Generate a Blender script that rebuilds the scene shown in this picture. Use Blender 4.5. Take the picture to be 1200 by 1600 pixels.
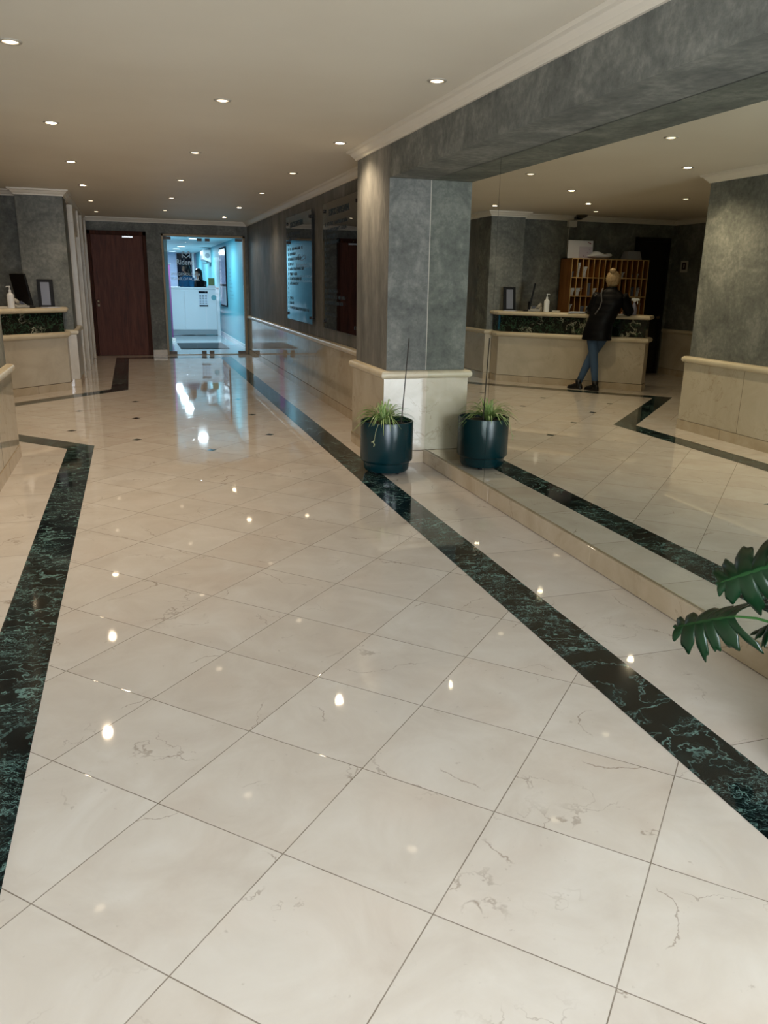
import bpy, bmesh, math, random
from mathutils import Vector, Matrix
random.seed(7)
for o in list(bpy.data.objects): bpy.data.objects.remove(o)
sc = bpy.context.scene
COL = sc.collection

# ---------------------------------------------------------------- camera
def rot(yaw, pitch, roll):
    return (Matrix.Rotation(yaw, 3, 'Z') @ Matrix.Rotation(pitch, 3, 'X') @ Matrix.Rotation(roll, 3, 'Y'))
R = rot(-0.306330, -0.284928, -0.018009)
right, fwd, up = R.col[0], R.col[1], R.col[2]
cam = bpy.data.cameras.new('camera')
cam.sensor_fit = 'VERTICAL'; cam.sensor_height = 36.0
cam.lens = 1225.35 / 1600 * 36.0
cam.clip_start = 0.02
camo = bpy.data.objects.new('camera', cam); COL.objects.link(camo)
M4 = Matrix((right, up, -fwd)).transposed().to_4x4()
M4.translation = Vector((0, 0, 1.6))
camo.matrix_world = M4
sc.camera = camo

# ---------------------------------------------------------------- world, exposure, daylight
w = bpy.data.worlds.new('world'); sc.world = w; w.use_nodes = True
w.node_tree.nodes['Background'].inputs[0].default_value = (0.55, 0.68, 0.9, 1)
w.node_tree.nodes['Background'].inputs[1].default_value = 0.6
vs = sc.view_settings
vs.view_transform = 'Standard'; vs.look = 'None'; vs.gamma = 1; vs.use_curve_mapping = False
vs.exposure = 0.30

def area(name, loc, rotation, sx, sy, power, col):
    l = bpy.data.lights.new(name, 'AREA'); l.shape = 'RECTANGLE'; l.size = sx; l.size_y = sy
    l.energy = power; l.color = col
    o = bpy.data.objects.new(name, l); o.location = loc; o.rotation_euler = rotation
    COL.objects.link(o); return o
# daylight coming in through the glazed entrance behind the camera
area('entrance_daylight', (0.10, -3.2, 1.32), (math.radians(-90), 0, math.pi), 2.4, 2.5, 350, (0.83, 0.90, 1.0))
SPOT_W = 42; SPOT_COL = (1.0, 0.79, 0.55)

# ---------------------------------------------------------------- node helpers
class NT:
    def __init__(s, name, rough=0.5, spec=0.5):
        s.m = bpy.data.materials.new(name); s.m.use_nodes = True
        s.t = s.m.node_tree; s.b = s.t.nodes['Principled BSDF']
        s.b.inputs['Roughness'].default_value = rough
        s.b.inputs['Specular IOR Level'].default_value = spec
    def n(s, typ, **kw):
        nd = s.t.nodes.new(typ)
        for k, v in kw.items(): setattr(nd, k, v)
        return nd
    def put(s, sock, v):
        if hasattr(v, 'is_output') or isinstance(v, bpy.types.NodeSocket): s.t.links.new(v, sock)
        else: sock.default_value = v
    def math(s, op, a, b=0.0, c=None):
        nd = s.n('ShaderNodeMath', operation=op); s.put(nd.inputs[0], a); s.put(nd.inputs[1], b)
        if c is not None: s.put(nd.inputs[2], c)
        return nd.outputs[0]
    def vmath(s, op, a, b=(0, 0, 0)):
        nd = s.n('ShaderNodeVectorMath', operation=op); s.put(nd.inputs[0], a); s.put(nd.inputs[1], b)
        return nd.outputs[1] if op in ('DOT_PRODUCT', 'LENGTH') else nd.outputs[0]
    def coord(s): return s.n('ShaderNodeTexCoord').outputs['Object']
    def noise(s, vec, scale, detail=4, rough=0.5, dist=0.0, color=False):
        nd = s.n('ShaderNodeTexNoise'); s.put(nd.inputs['Vector'], vec)
        nd.inputs['Scale'].default_value = scale; nd.inputs['Detail'].default_value = detail
        nd.inputs['Roughness'].default_value = rough; nd.inputs['Distortion'].default_value = dist
        return nd.outputs['Color' if color else 'Fac']
    def ramp(s, fac, stops):
        nd = s.n('ShaderNodeValToRGB'); e = nd.color_ramp.elements
        while len(e) < len(stops): e.new(0.5)
        for i, (p, c) in enumerate(stops):
            e[i].position = p; e[i].color = (*c, 1) if len(c) == 3 else c
        s.put(nd.inputs[0], fac); return nd.outputs[0]
    def mix(s, fac, a, b, mode='MIX'):
        nd = s.n('ShaderNodeMix', data_type='RGBA', blend_type=mode)
        s.put(nd.inputs[0], fac)
        s.put(nd.inputs[6], a if not isinstance(a, tuple) else (*a, 1)[:4])
        s.put(nd.inputs[7], b if not isinstance(b, tuple) else (*b, 1)[:4])
        return nd.outputs[2]
    def smooth(s, v, lo, hi):
        nd = s.n('ShaderNodeMapRange', interpolation_type='SMOOTHSTEP'); s.put(nd.inputs[0], v)
        nd.inputs[1].default_value = lo; nd.inputs[2].default_value = hi
        return nd.outputs[0]
    def base(s, v): s.put(s.b.inputs['Base Color'], v if not isinstance(v, tuple) else (*v, 1))
    def bump(s, h, strength=0.2, dist=0.01):
        nd = s.n('ShaderNodeBump'); nd.inputs['Strength'].default_value = strength
        nd.inputs['Distance'].default_value = dist; s.put(nd.inputs['Height'], h)
        s.t.links.new(nd.outputs[0], s.b.inputs['Normal'])
    def scale(s, vec, sx, sy, sz): return s.vmath('MULTIPLY', vec, (sx, sy, sz))

def srgb(r, g, b):
    f = lambda c: (c / 255 / 12.92) if c / 255 <= 0.04045 else ((c / 255 + 0.055) / 1.055) ** 2.4
    return (f(r), f(g), f(b))

def plain(name, col, rough=0.5, metal=0.0, spec=0.5, emit=None, es=0.0):
    k = NT(name, rough, spec); k.base(col); k.b.inputs['Metallic'].default_value = metal
    # gentle procedural variation
    c = k.coord(); f = k.noise(c, 9.0, 3)
    k.base(k.mix(k.math('MULTIPLY', f, 0.16), tuple(col), tuple(x * 0.72 for x in col)))
    if emit:
        k.b.inputs['Emission Color'].default_value = (*emit, 1); k.b.inputs['Emission Strength'].default_value = es
    return k.m

def cream_cols(k, vec, rnd, tone):
    """crema marble: cloudy base, faint thin brown veins, few pits"""
    base = k.ramp(k.noise(vec, 3.2, 6, 0.6, 0.6), [(0.25, tone[0]), (0.5, tone[1]), (0.75, tone[2])])
    d = k.vmath('ADD', vec, k.vmath('MULTIPLY', k.noise(vec, 4.0, 5, 0.6, color=True), (0.35, 0.35, 0.35)))
    r1 = k.math('ABSOLUTE', k.math('SUBTRACT', k.noise(d, 2.1, 3, 0.55), 0.5))
    vein = k.math('SUBTRACT', 1.0, k.smooth(r1, 0.0, 0.0065))
    msk = k.smooth(k.noise(vec, 2.7, 2), 0.54, 0.72)
    vein = k.math('MULTIPLY', vein, msk)
    base = k.mix(k.math('MULTIPLY', vein, 0.50), base, tone[3])
    d2 = k.vmath('ADD', vec, k.vmath('MULTIPLY', k.noise(vec, 9.0, 4, 0.6, color=True), (0.10, 0.10, 0.10)))
    r2 = k.math('ABSOLUTE', k.math('SUBTRACT', k.noise(k.vmath('ADD', d2, (3, 1, 7)), 1.7, 1, 0.4), 0.5))
    v2 = k.math('MULTIPLY', k.math('SUBTRACT', 1.0, k.smooth(r2, 0.0, 0.0030)), k.smooth(k.noise(vec, 3.9, 2), 0.50, 0.60))
    base = k.mix(k.math('MULTIPLY', v2, 0.55), base, tone[3])
    pk = k.smooth(k.noise(k.vmath('ADD', vec, (9, 2, 4)), 1.6, 3), 0.52, 0.74)
    base = k.mix(k.math('MULTIPLY', pk, 0.30), base, k.mix(1.0, base, (1.0, 0.90, 0.84), 'MULTIPLY'))
    sp = k.smooth(k.noise(vec, 26.0, 3, 0.6), 0.68, 0.80)
    return k.mix(k.math('MULTIPLY', sp, 0.30), base, tone[3])

TONE = [srgb(206, 196, 185), srgb(216, 208, 198), srgb(225, 219, 211), srgb(126, 104, 84)]
def tile_mat(name, mode):
    k = NT(name, 0.10, 0.5)
    c = k.coord()
    if mode == 'diag':
        th = -0.780246; S = 0.476898
        p = k.vmath('SUBTRACT', c, (-0.02652, 2.23787, 0))
        u = k.math('DIVIDE', k.vmath('DOT_PRODUCT', p, (math.cos(th), math.sin(th), 0)), S)
        v = k.math('DIVIDE', k.vmath('DOT_PRODUCT', p, (-math.sin(th), math.cos(th), 0)), S)
        SU = SV = S
    else:
        sep = k.n('ShaderNodeSeparateXYZ'); k.put(sep.inputs[0], c)
        SU, SV = 50.0, 0.722
        u = k.math('DIVIDE', k.math('ADD', sep.outputs[0], 25.0), SU)
        v = k.math('DIVIDE', k.math('SUBTRACT', sep.outputs[1], 2.01 if mode == 'bR' else 1.96), SV)
    fu, fv = k.math('FRACT', u), k.math('FRACT', v)
    eu = k.math('MULTIPLY', k.math('MINIMUM', fu, k.math('SUBTRACT', 1.0, fu)), SU)
    ev = k.math('MULTIPLY', k.math('MINIMUM', fv, k.math('SUBTRACT', 1.0, fv)), SV)
    e = k.math('MINIMUM', eu, ev)
    cell = k.n('ShaderNodeCombineXYZ'); k.put(cell.inputs[0], k.math('FLOOR', u)); k.put(cell.inputs[1], k.math('FLOOR', v))
    wn = k.n('ShaderNodeTexWhiteNoise', noise_dimensions='3D'); k.put(wn.inputs['Vector'], cell.outputs[0])
    rv, rc = wn.outputs['Value'], wn.outputs['Color']
    vec = k.vmath('ADD', c, k.vmath('MULTIPLY', rc, (37.0, 41.0, 29.0)))
    col = cream_cols(k, vec, rv, TONE)
    col = k.mix(k.math('MULTIPLY', rv, 0.55), col, k.mix(1.0, col, (0.90, 0.865, 0.83), 'MULTIPLY'))
    joint = k.math('SUBTRACT', 1.0, k.smooth(e, 0.0009, 0.0026))
    jn = k.math('ADD', 0.45, k.math('MULTIPLY', k.noise(c, 7.0, 3), 0.6))
    col = k.mix(k.math('MULTIPLY', joint, jn), col, srgb(96, 80, 60))
    k.base(col)
    k.put(k.b.inputs['Roughness'], k.math('ADD', 0.012, k.math('MULTIPLY', k.noise(c, 1.3, 3), 0.045)))
    k.bump(k.math('ADD', k.math('MULTIPLY', joint, -0.6), k.math('MULTIPLY', k.noise(c, 2.2, 2), 0.9)), 0.06, 0.004)
    return k.m

def wain_mat(name, t, joint=0.78, gloss=0.035):
    """tan marble slabs; vertical butt joints by distance along the wall"""
    k = NT(name, gloss, 0.5); c = k.coord()
    base = k.ramp(k.noise(c, 2.3, 6, 0.62, 1.0), [(0.28, t[0]), (0.52, t[1]), (0.76, t[2])])
    r = k.math('ABSOLUTE', k.math('SUBTRACT', k.noise(c, 3.0, 5, 0.6, 0.8), 0.5))
    v = k.math('MULTIPLY', k.math('SUBTRACT', 1.0, k.smooth(r, 0.0, 0.014)), k.smooth(k.noise(c, 2.0, 2), 0.48, 0.62))
    k.base(k.mix(k.math('MULTIPLY', v, 0.35), base, t[3])); return k.m

def green_mat(name):
    k = NT(name, 0.07, 0.5); c = k.coord()
    n = k.noise(c, 3.0, 5, 0.65, color=True)
    d = k.vmath('ADD', k.scale(c, 1.0, 1.8, 1.0), k.vmath('MULTIPLY', n, (0.5, 0.6, 0.5)))
    def ridge(vec, sc_, wd, rough=0.55):
        r = k.math('ABSOLUTE', k.math('SUBTRACT', k.noise(vec, sc_, 2.5, rough, 0.3), 0.5))
        return k.math('SUBTRACT', 1.0, k.smooth(r, 0.0, wd))
    a = ridge(d, 4.5, 0.020); b = ridge(k.vmath('ADD', d, (7, 3, 5)), 11.0, 0.024); e = ridge(k.vmath('ADD', d, (2, 9, 1)), 24.0, 0.03)
    cl = k.smooth(k.noise(c, 2.6, 5, 0.65), 0.42, 0.66); cl2 = k.smooth(k.noise(k.vmath('ADD', c, (4, 4, 4)), 3.6, 4, 0.6), 0.44, 0.60)
    v = k.math('MAXIMUM', k.math('MULTIPLY', a, k.math('ADD', 0.4, cl)), k.math('MAXIMUM', k.math('MULTIPLY', b, k.math('MULTIPLY', cl2, 0.95)), k.math('MULTIPLY', e, k.math('MULTIPLY', cl2, 0.4))))
    v = k.math('MINIMUM', v, 1.0)
    base = k.ramp(k.noise(d, 5.0, 6, 0.65), [(0.38, srgb(9, 13, 14)), (0.58, srgb(14, 24, 25)), (0.72, srgb(26, 46, 46))])
    k.base(k.mix(k.math('MULTIPLY', v, 0.9), base, srgb(118, 154, 148)))
    return k.m

def band_mat():
    k = NT('dark_serpentine_marble', 0.10, 0.5); c = k.coord()
    d = k.vmath('ADD', c, k.vmath('MULTIPLY', k.noise(c, 3.0, 4, color=True), (0.5, 0.5, 0.5)))
    r = k.math('ABSOLUTE', k.math('SUBTRACT', k.noise(d, 2.6, 5, 0.6), 0.5))
    v = k.math('MULTIPLY', k.math('SUBTRACT', 1.0, k.smooth(r, 0.0, 0.020)), k.smooth(k.noise(c, 2.0, 2), 0.44, 0.56))
    r2 = k.math('ABSOLUTE', k.math('SUBTRACT', k.noise(d, 9.0, 5, 0.6), 0.5))
    v2 = k.math('SUBTRACT', 1.0, k.smooth(r2, 0.0, 0.03))
    base = k.mix(k.math('MULTIPLY', v2, 0.7), srgb(12, 19, 15), srgb(62, 96, 72))
    k.base(k.mix(k.math('MULTIPLY', v, 0.9), base, srgb(178, 178, 156))); return k.m

def stucco_mat(name, cols, streak=False, rough=0.75):
    k = NT(name, rough, 0.3); c = k.coord()
    cc = k.scale(c, 1, 1, 0.28) if streak else c
    f = k.math('ADD', k.math('MULTIPLY', k.noise(cc, 2.6, 6, 0.62, 0.8), 0.6), k.math('MULTIPLY', k.noise(cc, 21.0, 5, 0.7), 0.4))
    k.base(k.ramp(f, [(0.35, cols[0]), (0.50, cols[1]), (0.65, cols[2])]))
    k.bump(k.noise(cc, 30.0, 5, 0.7), 0.35, 0.006); return k.m

def wood_mat(name, cols, axis='z', rough=0.35, sc_=1.0):
    k = NT(name, rough, 0.5); c = k.coord()
    s = {'z': (9, 9, 0.8), 'x': (0.8, 9, 9)}[axis]
    f = k.noise(k.scale(c, *[q * sc_ for q in s]), 2.0, 6, 0.6, 1.2)
    k.base(k.ramp(f, [(0.3, cols[0]), (0.5, cols[1]), (0.7, cols[2])])); return k.m

def paint_ceiling():
    k = NT('cream_ceiling_paint', 0.55, 0.3); c = k.coord()
    k.base(k.ramp(k.noise(c, 0.9, 3), [(0.3, srgb(222, 214, 197)), (0.7, srgb(229, 222, 206))])); return k.m

def glass_mat(name, tint, rough=0.0, ior=1.5, gcol=(1, 1, 1)):
    m = bpy.data.materials.new(name); m.use_nodes = True; t = m.node_tree
    for nd in list(t.nodes): t.nodes.remove(nd)
    out = t.nodes.new('ShaderNodeOutputMaterial'); mx = t.nodes.new('ShaderNodeMixShader')
    tr = t.nodes.new('ShaderNodeBsdfTransparent'); tr.inputs[0].default_value = (*tint, 1)
    gl = t.nodes.new('ShaderNodeBsdfGlossy'); gl.inputs['Roughness'].default_value = rough; gl.inputs[0].default_value = (*gcol, 1)
    fr = t.nodes.new('ShaderNodeFresnel'); fr.inputs[0].default_value = ior
    t.links.new(fr.outputs[0], mx.inputs[0]); t.links.new(tr.outputs[0], mx.inputs[1]); t.links.new(gl.outputs[0], mx.inputs[2])
    t.links.new(mx.outputs[0], out.inputs[0]); return m

M = {}
M['tile'] = tile_mat('polished_cream_marble_tiles', 'diag')
M['tileR'] = tile_mat('polished_cream_marble_border', 'bR')
M['tileL'] = tile_mat('polished_cream_marble_border_left', 'bL')
M['green'] = green_mat('green_veined_marble')
M['band'] = band_mat()
M['grout'] = plain('dark_slab_joint', srgb(92, 78, 62), 0.8)  # dark brown colour of the joints between marble slabs
TAN = [srgb(186, 173, 150), srgb(200, 188, 166), srgb(210, 200, 180), srgb(140, 115, 85)]
M['wain'] = wain_mat('tan_marble_wainscot', TAN)
M['honed'] = wain_mat('honed_tan_marble', TAN, gloss=0.32)
M['rail'] = wain_mat('cream_marble_rail', [srgb(205, 190, 160), srgb(216, 203, 176), srgb(224, 213, 190), srgb(170, 150, 120)], gloss=0.28)
M['skirt'] = wain_mat('tan_marble_skirting', [srgb(178, 160, 132), srgb(193, 176, 150), srgb(204, 190, 168), srgb(120, 92, 66)])
M['plaster'] = stucco_mat('grey_sponged_plaster', [srgb(86, 88, 84), srgb(111, 113, 107), srgb(142, 142, 134)])
M['plaster_streak'] = stucco_mat('grey_brushed_plaster', [srgb(86, 86, 82), srgb(112, 111, 106), srgb(140, 137, 130)], True, 0.6)
M['ceil'] = paint_ceiling()
M['cornice'] = plain('cornice_paint', srgb(228, 220, 204), 0.5)
M['door'] = wood_mat('red_brown_door_wood', [srgb(70, 34, 20), srgb(92, 48, 30), srgb(110, 62, 42)], rough=0.5)
M['door'].node_tree.nodes['Principled BSDF'].inputs['Specular IOR Level'].default_value = 0.2
M['door_frame'] = wood_mat('dark_door_frame_wood', [srgb(44, 22, 12), srgb(66, 34, 20), srgb(84, 46, 28)])
M['door_frame'].node_tree.nodes['Principled BSDF'].inputs['Specular IOR Level'].default_value = 0.15
M['door_frame'].node_tree.nodes['Principled BSDF'].inputs['Roughness'].default_value = 0.6
M['darkdoor'] = wood_mat('near_black_door_wood', [srgb(18, 16, 16), srgb(26, 23, 22), srgb(36, 30, 28)])
M['cab'] = wood_mat('orange_brown_cabinet_wood', [srgb(128, 78, 32), srgb(158, 102, 48), srgb(180, 122, 64)])
M['cab_edge'] = wood_mat('pale_wood_edges', [srgb(176, 140, 88), srgb(198, 164, 110), srgb(214, 182, 130)])
M['brass'] = plain('brushed_bronze_metal', srgb(128, 112, 88), 0.5, 0.6)
M['fitting'] = plain('dull_grey_fitting', srgb(112, 106, 100), 0.6, 0.3, 0.3)
M['steel'] = plain('brushed_steel', srgb(170, 170, 168), 0.3, 1.0)
M['black'] = plain('black_plastic', srgb(10, 10, 12), 0.55, spec=0.25)
M['black_metal'] = plain('black_metal', srgb(16, 15, 15), 0.4)
M['white'] = plain('white_plastic', srgb(226, 228, 228), 0.35)
M['paper'] = plain('white_paper', srgb(222, 226, 236), 0.7)
M['paper_blue'] = plain('blue_grey_paper', srgb(120, 132, 160), 0.7)
M['grey_panel'] = plain('grey_panel', srgb(120, 124, 136), 0.4)
M['offwhite'] = plain('offwhite_plastic', srgb(200, 196, 184), 0.5)
M['pot'] = plain('dark_teal_glazed_pot', srgb(4, 42, 48), 0.26, spec=0.4)
M['soil'] = plain('dark_soil', srgb(30, 22, 16), 0.95)
M['stick'] = plain('dark_stake', srgb(40, 34, 26), 0.6)
M['clinic_white'] = plain('white_lacquer', srgb(228, 232, 236), 0.25)
M['clinic_grey'] = plain('grey_kick_plate', srgb(150, 158, 164), 0.35)
M['clinic_wall'] = plain('pale_clinic_wall', srgb(176, 184, 212), 0.5)
M['cyan'] = plain('aqua_back_painted_glass', srgb(98, 176, 190), 0.5, spec=0.3)
M['aqua_wall'] = plain('pale_aqua_wall', srgb(140, 184, 198), 0.6)
M['navy'] = plain('navy_panel', srgb(14, 20, 32), 0.8, spec=0.1)
M['clinic_ceil'] = plain('clinic_ceiling_paint', srgb(205, 226, 230), 0.5)
M['clinic_floor'] = plain('clinic_floor_tile', srgb(190, 200, 205), 0.1)
M['mat'] = plain('dark_grey_doormat', srgb(52, 60, 66), 0.9)
M['pink'] = plain('magenta_banner', srgb(140, 76, 130), 0.6)
M['skin'] = plain('skin', srgb(200, 150, 122), 0.5)
M['blond'] = wood_mat('blond_hair', [srgb(128, 104, 72), srgb(168, 142, 104), srgb(200, 178, 140)], rough=0.5, sc_=5)
M['darkhair'] = plain('dark_hair', srgb(18, 13, 12), 0.4)
M['jacket'] = plain('black_quilted_nylon', srgb(6, 6, 9), 0.5, spec=0.16)
M['denim'] = plain('blue_denim', srgb(66, 92, 124), 0.85)
M['blue_top'] = plain('blue_cloth', srgb(22, 104, 150), 0.8)
M['strap'] = plain('grey_strap', srgb(90, 90, 92), 0.6)
M['leather'] = plain('black_leather', srgb(14, 13, 13), 0.4)
M['ink'] = plain('dark_ink', srgb(34, 52, 58), 0.6)
def vinyl():
    m = bpy.data.materials.new('frosted_white_vinyl'); m.use_nodes = True; t = m.node_tree
    for nd in list(t.nodes): t.nodes.remove(nd)
    o = t.nodes.new('ShaderNodeOutputMaterial'); a = t.nodes.new('ShaderNodeBsdfDiffuse'); b = t.nodes.new('ShaderNodeBsdfTranslucent'); x = t.nodes.new('ShaderNodeMixShader')
    a.inputs[0].default_value = b.inputs[0].default_value = (0.97, 0.98, 1.0, 1); x.inputs[0].default_value = 0.85
    t.links.new(a.outputs[0], x.inputs[1]); t.links.new(b.outputs[0], x.inputs[2]); t.links.new(x.outputs[0], o.inputs[0]); return m
M['etch'] = vinyl()
M['mirror'] = plain('silvered_mirror', (0.80, 0.84, 0.79), 0.0, 1.0)
mb = M['mirror'].node_tree
for l in list(mb.links):
    if l.to_socket.name == 'Base Color': mb.links.remove(l)
mb.nodes['Principled BSDF'].inputs['Base Color'].default_value = (0.80, 0.84, 0.78, 1)
M['sign_glass'] = glass_mat('dark_sign_glass', (0.36, 0.41, 0.40), 0.0, 2.2)
M['door_glass'] = glass_mat('clear_door_glass', (0.92, 0.98, 0.99), 0.0, 1.22)
M['bulb'] = plain('warm_lamp_glass', (1, 0.9, 0.75), 0.3, emit=(1.0, 0.80, 0.52), es=45)
M['bulb_dim'] = plain('dim_lamp_glass', (1, 0.9, 0.75), 0.3, emit=(1.0, 0.80, 0.55), es=2.6)
M['bulb_off'] = plain('unlit_lamp_glass', srgb(90, 88, 84), 0.2)
M['ring'] = plain('pale_lamp_ring', srgb(172, 164, 148), 0.4)
M['led'] = plain('cool_led_diffuser', (1, 1, 1), 0.3, emit=(0.80, 0.93, 1.0), es=5)

def leaf_mat(name, a, b, vein):
    k = NT(name, 0.28, 0.5); uv = k.n('ShaderNodeUVMap').outputs[0]
    sep = k.n('ShaderNodeSeparateXYZ'); k.put(sep.inputs[0], uv)
    mid = k.math('SUBTRACT', 1.0, k.smooth(k.math('ABSOLUTE', k.math('SUBTRACT', sep.outputs[0], 0.5)), 0.02, vein[1]))
    col = k.mix(k.noise(k.coord(), 14, 4), a, b)
    k.base(k.mix(k.math('MULTIPLY', mid, vein[2]), col, vein[0])); return k.m
M['spider'] = leaf_mat('variegated_blade', srgb(92, 130, 50), srgb(128, 164, 80), (srgb(220, 226, 176), 0.22, 0.85))
M['philo'] = leaf_mat('glossy_green_leaf', srgb(6, 34, 16), srgb(14, 54, 26), (srgb(48, 92, 50), 0.03, 0.6))
M['stem'] = plain('green_stem', srgb(50, 96, 44), 0.4)

# ---------------------------------------------------------------- mesh helpers
def T(o, label=None, cat=None, group=None, kind=None):
    if label: o['label'] = label
    if cat: o['category'] = cat
    if group: o['group'] = group
    if kind: o['kind'] = kind
    return o
def empty(name, loc=(0, 0, 0), rz=0.0, **kw):
    o = bpy.data.objects.new(name, None); o.location = loc; o.rotation_euler = (0, 0, rz)
    o.empty_display_size = 0.1; COL.objects.link(o); return T(o, **kw)
def obj(name, bm, mats, parent=None, smooth=False, bevel=0.0, **kw):
    bmesh.ops.recalc_face_normals(bm, faces=bm.faces) if kw.pop('fix', True) else None
    me = bpy.data.meshes.new(name); bm.to_mesh(me); bm.free()
    for m in (mats if isinstance(mats, list) else [mats]): me.materials.append(m)
    if smooth:
        for p in me.polygons: p.use_smooth = True
        if smooth != 'all': me.set_sharp_from_angle(angle=math.radians(38))
    o = bpy.data.objects.new(name, me); COL.objects.link(o)
    if parent: o.parent = parent
    if bevel:
        md = o.modifiers.new('bevel', 'BEVEL'); md.width = bevel; md.segments = 2; md.limit_method = 'ANGLE'
    return T(o, **kw)
def box(bm, x0, x1, y0, y1, z0, z1, mat=0):
    vs_ = [bm.verts.new((x, y, z)) for z in (z0, z1) for x, y in ((x0, y0), (x1, y0), (x1, y1), (x0, y1))]
    for f in ((3, 2, 1, 0), (4, 5, 6, 7), (0, 1, 5, 4), (1, 2, 6, 5), (2, 3, 7, 6), (3, 0, 4, 7)):
        bm.faces.new([vs_[i] for i in f]).material_index = mat
    return bm
def B(*a, **k): return box(bmesh.new(), *a, **k)
def boxes(lst):
    bm = bmesh.new()
    for b in lst: box(bm, *b)
    return bm
def obox(bm, c, ax, ay, az, hx, hy, hz):
    c = Vector(c); ax, ay, az = (Vector(v).normalized() for v in (ax, ay, az))
    vs_ = [bm.verts.new(c + ax * hx * a + ay * hy * b + az * hz * d) for d in (-1, 1) for a, b in ((-1, -1), (1, -1), (1, 1), (-1, 1))]
    for f in ((3, 2, 1, 0), (4, 5, 6, 7), (0, 1, 5, 4), (1, 2, 6, 5), (2, 3, 7, 6), (3, 0, 4, 7)): bm.faces.new([vs_[i] for i in f])
    return bm
def prism(bm, pts, z0, z1, mat=0):
    n = len(pts); a = [bm.verts.new((*p, z0)) for p in pts]; b = [bm.verts.new((*p, z1)) for p in pts]
    fs = [bm.faces.new(a[::-1]), bm.faces.new(b)]
    for i in range(n): fs.append(bm.faces.new((a[i], a[(i + 1) % n], b[(i + 1) % n], b[i])))
    for f in fs: f.material_index = mat
    return bm
def lathe(bm, prof, seg=40, c=(0, 0, 0), axis=None):
    rings = []
    q = Vector((0, 0, 1)).rotation_difference(Vector(axis)) if axis else None
    for r, z in prof:
        ring = []
        for i in range(seg):
            a = 2 * math.pi * i / seg; v = Vector((max(r, 1e-4) * math.cos(a), max(r, 1e-4) * math.sin(a), z))
            if q: v = q @ v
            ring.append(bm.verts.new(v + Vector(c)))
        rings.append(ring)
    for a, b in zip(rings, rings[1:]):
        for i in range(seg): bm.faces.new((a[i], a[(i + 1) % seg], b[(i + 1) % seg], b[i]))
    bm.faces.new(rings[0][::-1]); bm.faces.new(rings[-1]); return bm
def tube(bm, pts, rad, seg=10, squash=1.0):
    pts = [Vector(p) for p in pts]; rads = rad if isinstance(rad, (list, tuple)) else [rad] * len(pts)
    rings = []; prev = None
    for i, p in enumerate(pts):
        d = (pts[min(i + 1, len(pts) - 1)] - pts[max(i - 1, 0)]).normalized()
        if prev is None:
            u = d.cross(Vector((0, 0, 1)));  u = u if u.length > 0.05 else d.cross(Vector((0, 1, 0)))
        else: u = prev - d * prev.dot(d)
        u.normalize(); v = d.cross(u).normalized(); prev = u
        rings.append([bm.verts.new(p + (u * math.cos(2 * math.pi * k / seg) + v * math.sin(2 * math.pi * k / seg) * squash) * rads[i]) for k in range(seg)])
    for a, b in zip(rings, rings[1:]):
        for k in range(seg): bm.faces.new((a[k], a[(k + 1) % seg], b[(k + 1) % seg], b[k]))
    bm.faces.new(rings[0][::-1]); bm.faces.new(rings[-1]); return bm
def loft(bm, rings_, seg=28, pw=2.0):
    """rings: (cx, cy, z, rx, ry)"""
    rs = []
    for cx, cy, z, rx, ry in rings_:
        rr = []
        for k in range(seg):
            a = 2 * math.pi * k / seg; ca, sa = math.cos(a), math.sin(a)
            f = (abs(ca) ** pw + abs(sa) ** pw) ** (-1 / pw)
            rr.append(bm.verts.new((cx + rx * f * ca, cy + ry * f * sa, z)))
        rs.append(rr)
    for a, b in zip(rs, rs[1:]):
        for k in range(seg): bm.faces.new((a[k], a[(k + 1) % seg], b[(k + 1) % seg], b[k]))
    bm.faces.new(rs[0][::-1]); bm.faces.new(rs[-1]); return bm
def ball(bm, c, rx, ry, rz, seg=20, rin=12, tilt=None):
    geo = bmesh.ops.create_uvsphere(bm, u_segments=seg, v_segments=rin, radius=1.0)
    mt = Matrix.Translation(Vector(c)) @ (tilt if tilt else Matrix.Identity(4)) @ Matrix.Diagonal((rx, ry, rz, 1))
    bmesh.ops.transform(bm, matrix=mt, verts=geo['verts']); return bm
def offset_path(path, d, closed=False):
    """offset 2D path to its left by d with mitred corners"""
    n = len(path); out = []
    for i in range(n):
        p = Vector(path[i]); segs = []
        for a, b in (((i - 1), i), (i, i + 1)):
            if closed: a, b = a % n, b % n
            elif a < 0 or b >= n: continue
            q = (Vector(path[b]) - Vector(path[a])).normalized(); segs.append(Vector((-q.y, q.x)))
        if len(segs) == 1: out.append(p + segs[0] * d)
        else:
            m = (segs[0] + segs[1]); m.normalize(); out.append(p + m * d / max(0.2, m.dot(segs[0])))
    return out
def sweep(bm, path, prof, closed=False):
    """prof: closed list of (offset to left, z)"""
    cols = [[bm.verts.new((q.x, q.y, z)) for q in offset_path(path, o, closed)] for o, z in prof]
    n = len(path); m = len(prof)
    for j in range(m):
        a, b = cols[j], cols[(j + 1) % m]
        for i in range(n if closed else n - 1): bm.faces.new((a[i], a[(i + 1) % n], b[(i + 1) % n], b[i]))
    if not closed:
        bm.faces.new([c[0] for c in cols]); bm.faces.new([c[-1] for c in cols][::-1])
    return bm
def bull(o0, o1, z0, z1, n=7):
    """bullnose profile from wall offset o0 out to o1"""
    r = (z1 - z0) / 2; cz = (z0 + z1) / 2
    return [(o0, z0)] + [(o1 - r + r * math.cos(a), cz + r * math.sin(a)) for a in [(-math.pi / 2 + math.pi * i / n) for i in range(n + 1)]] + [(o0, z1)]

ZC = 2.78; ZB = 2.44; XM = 2.5012
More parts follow.
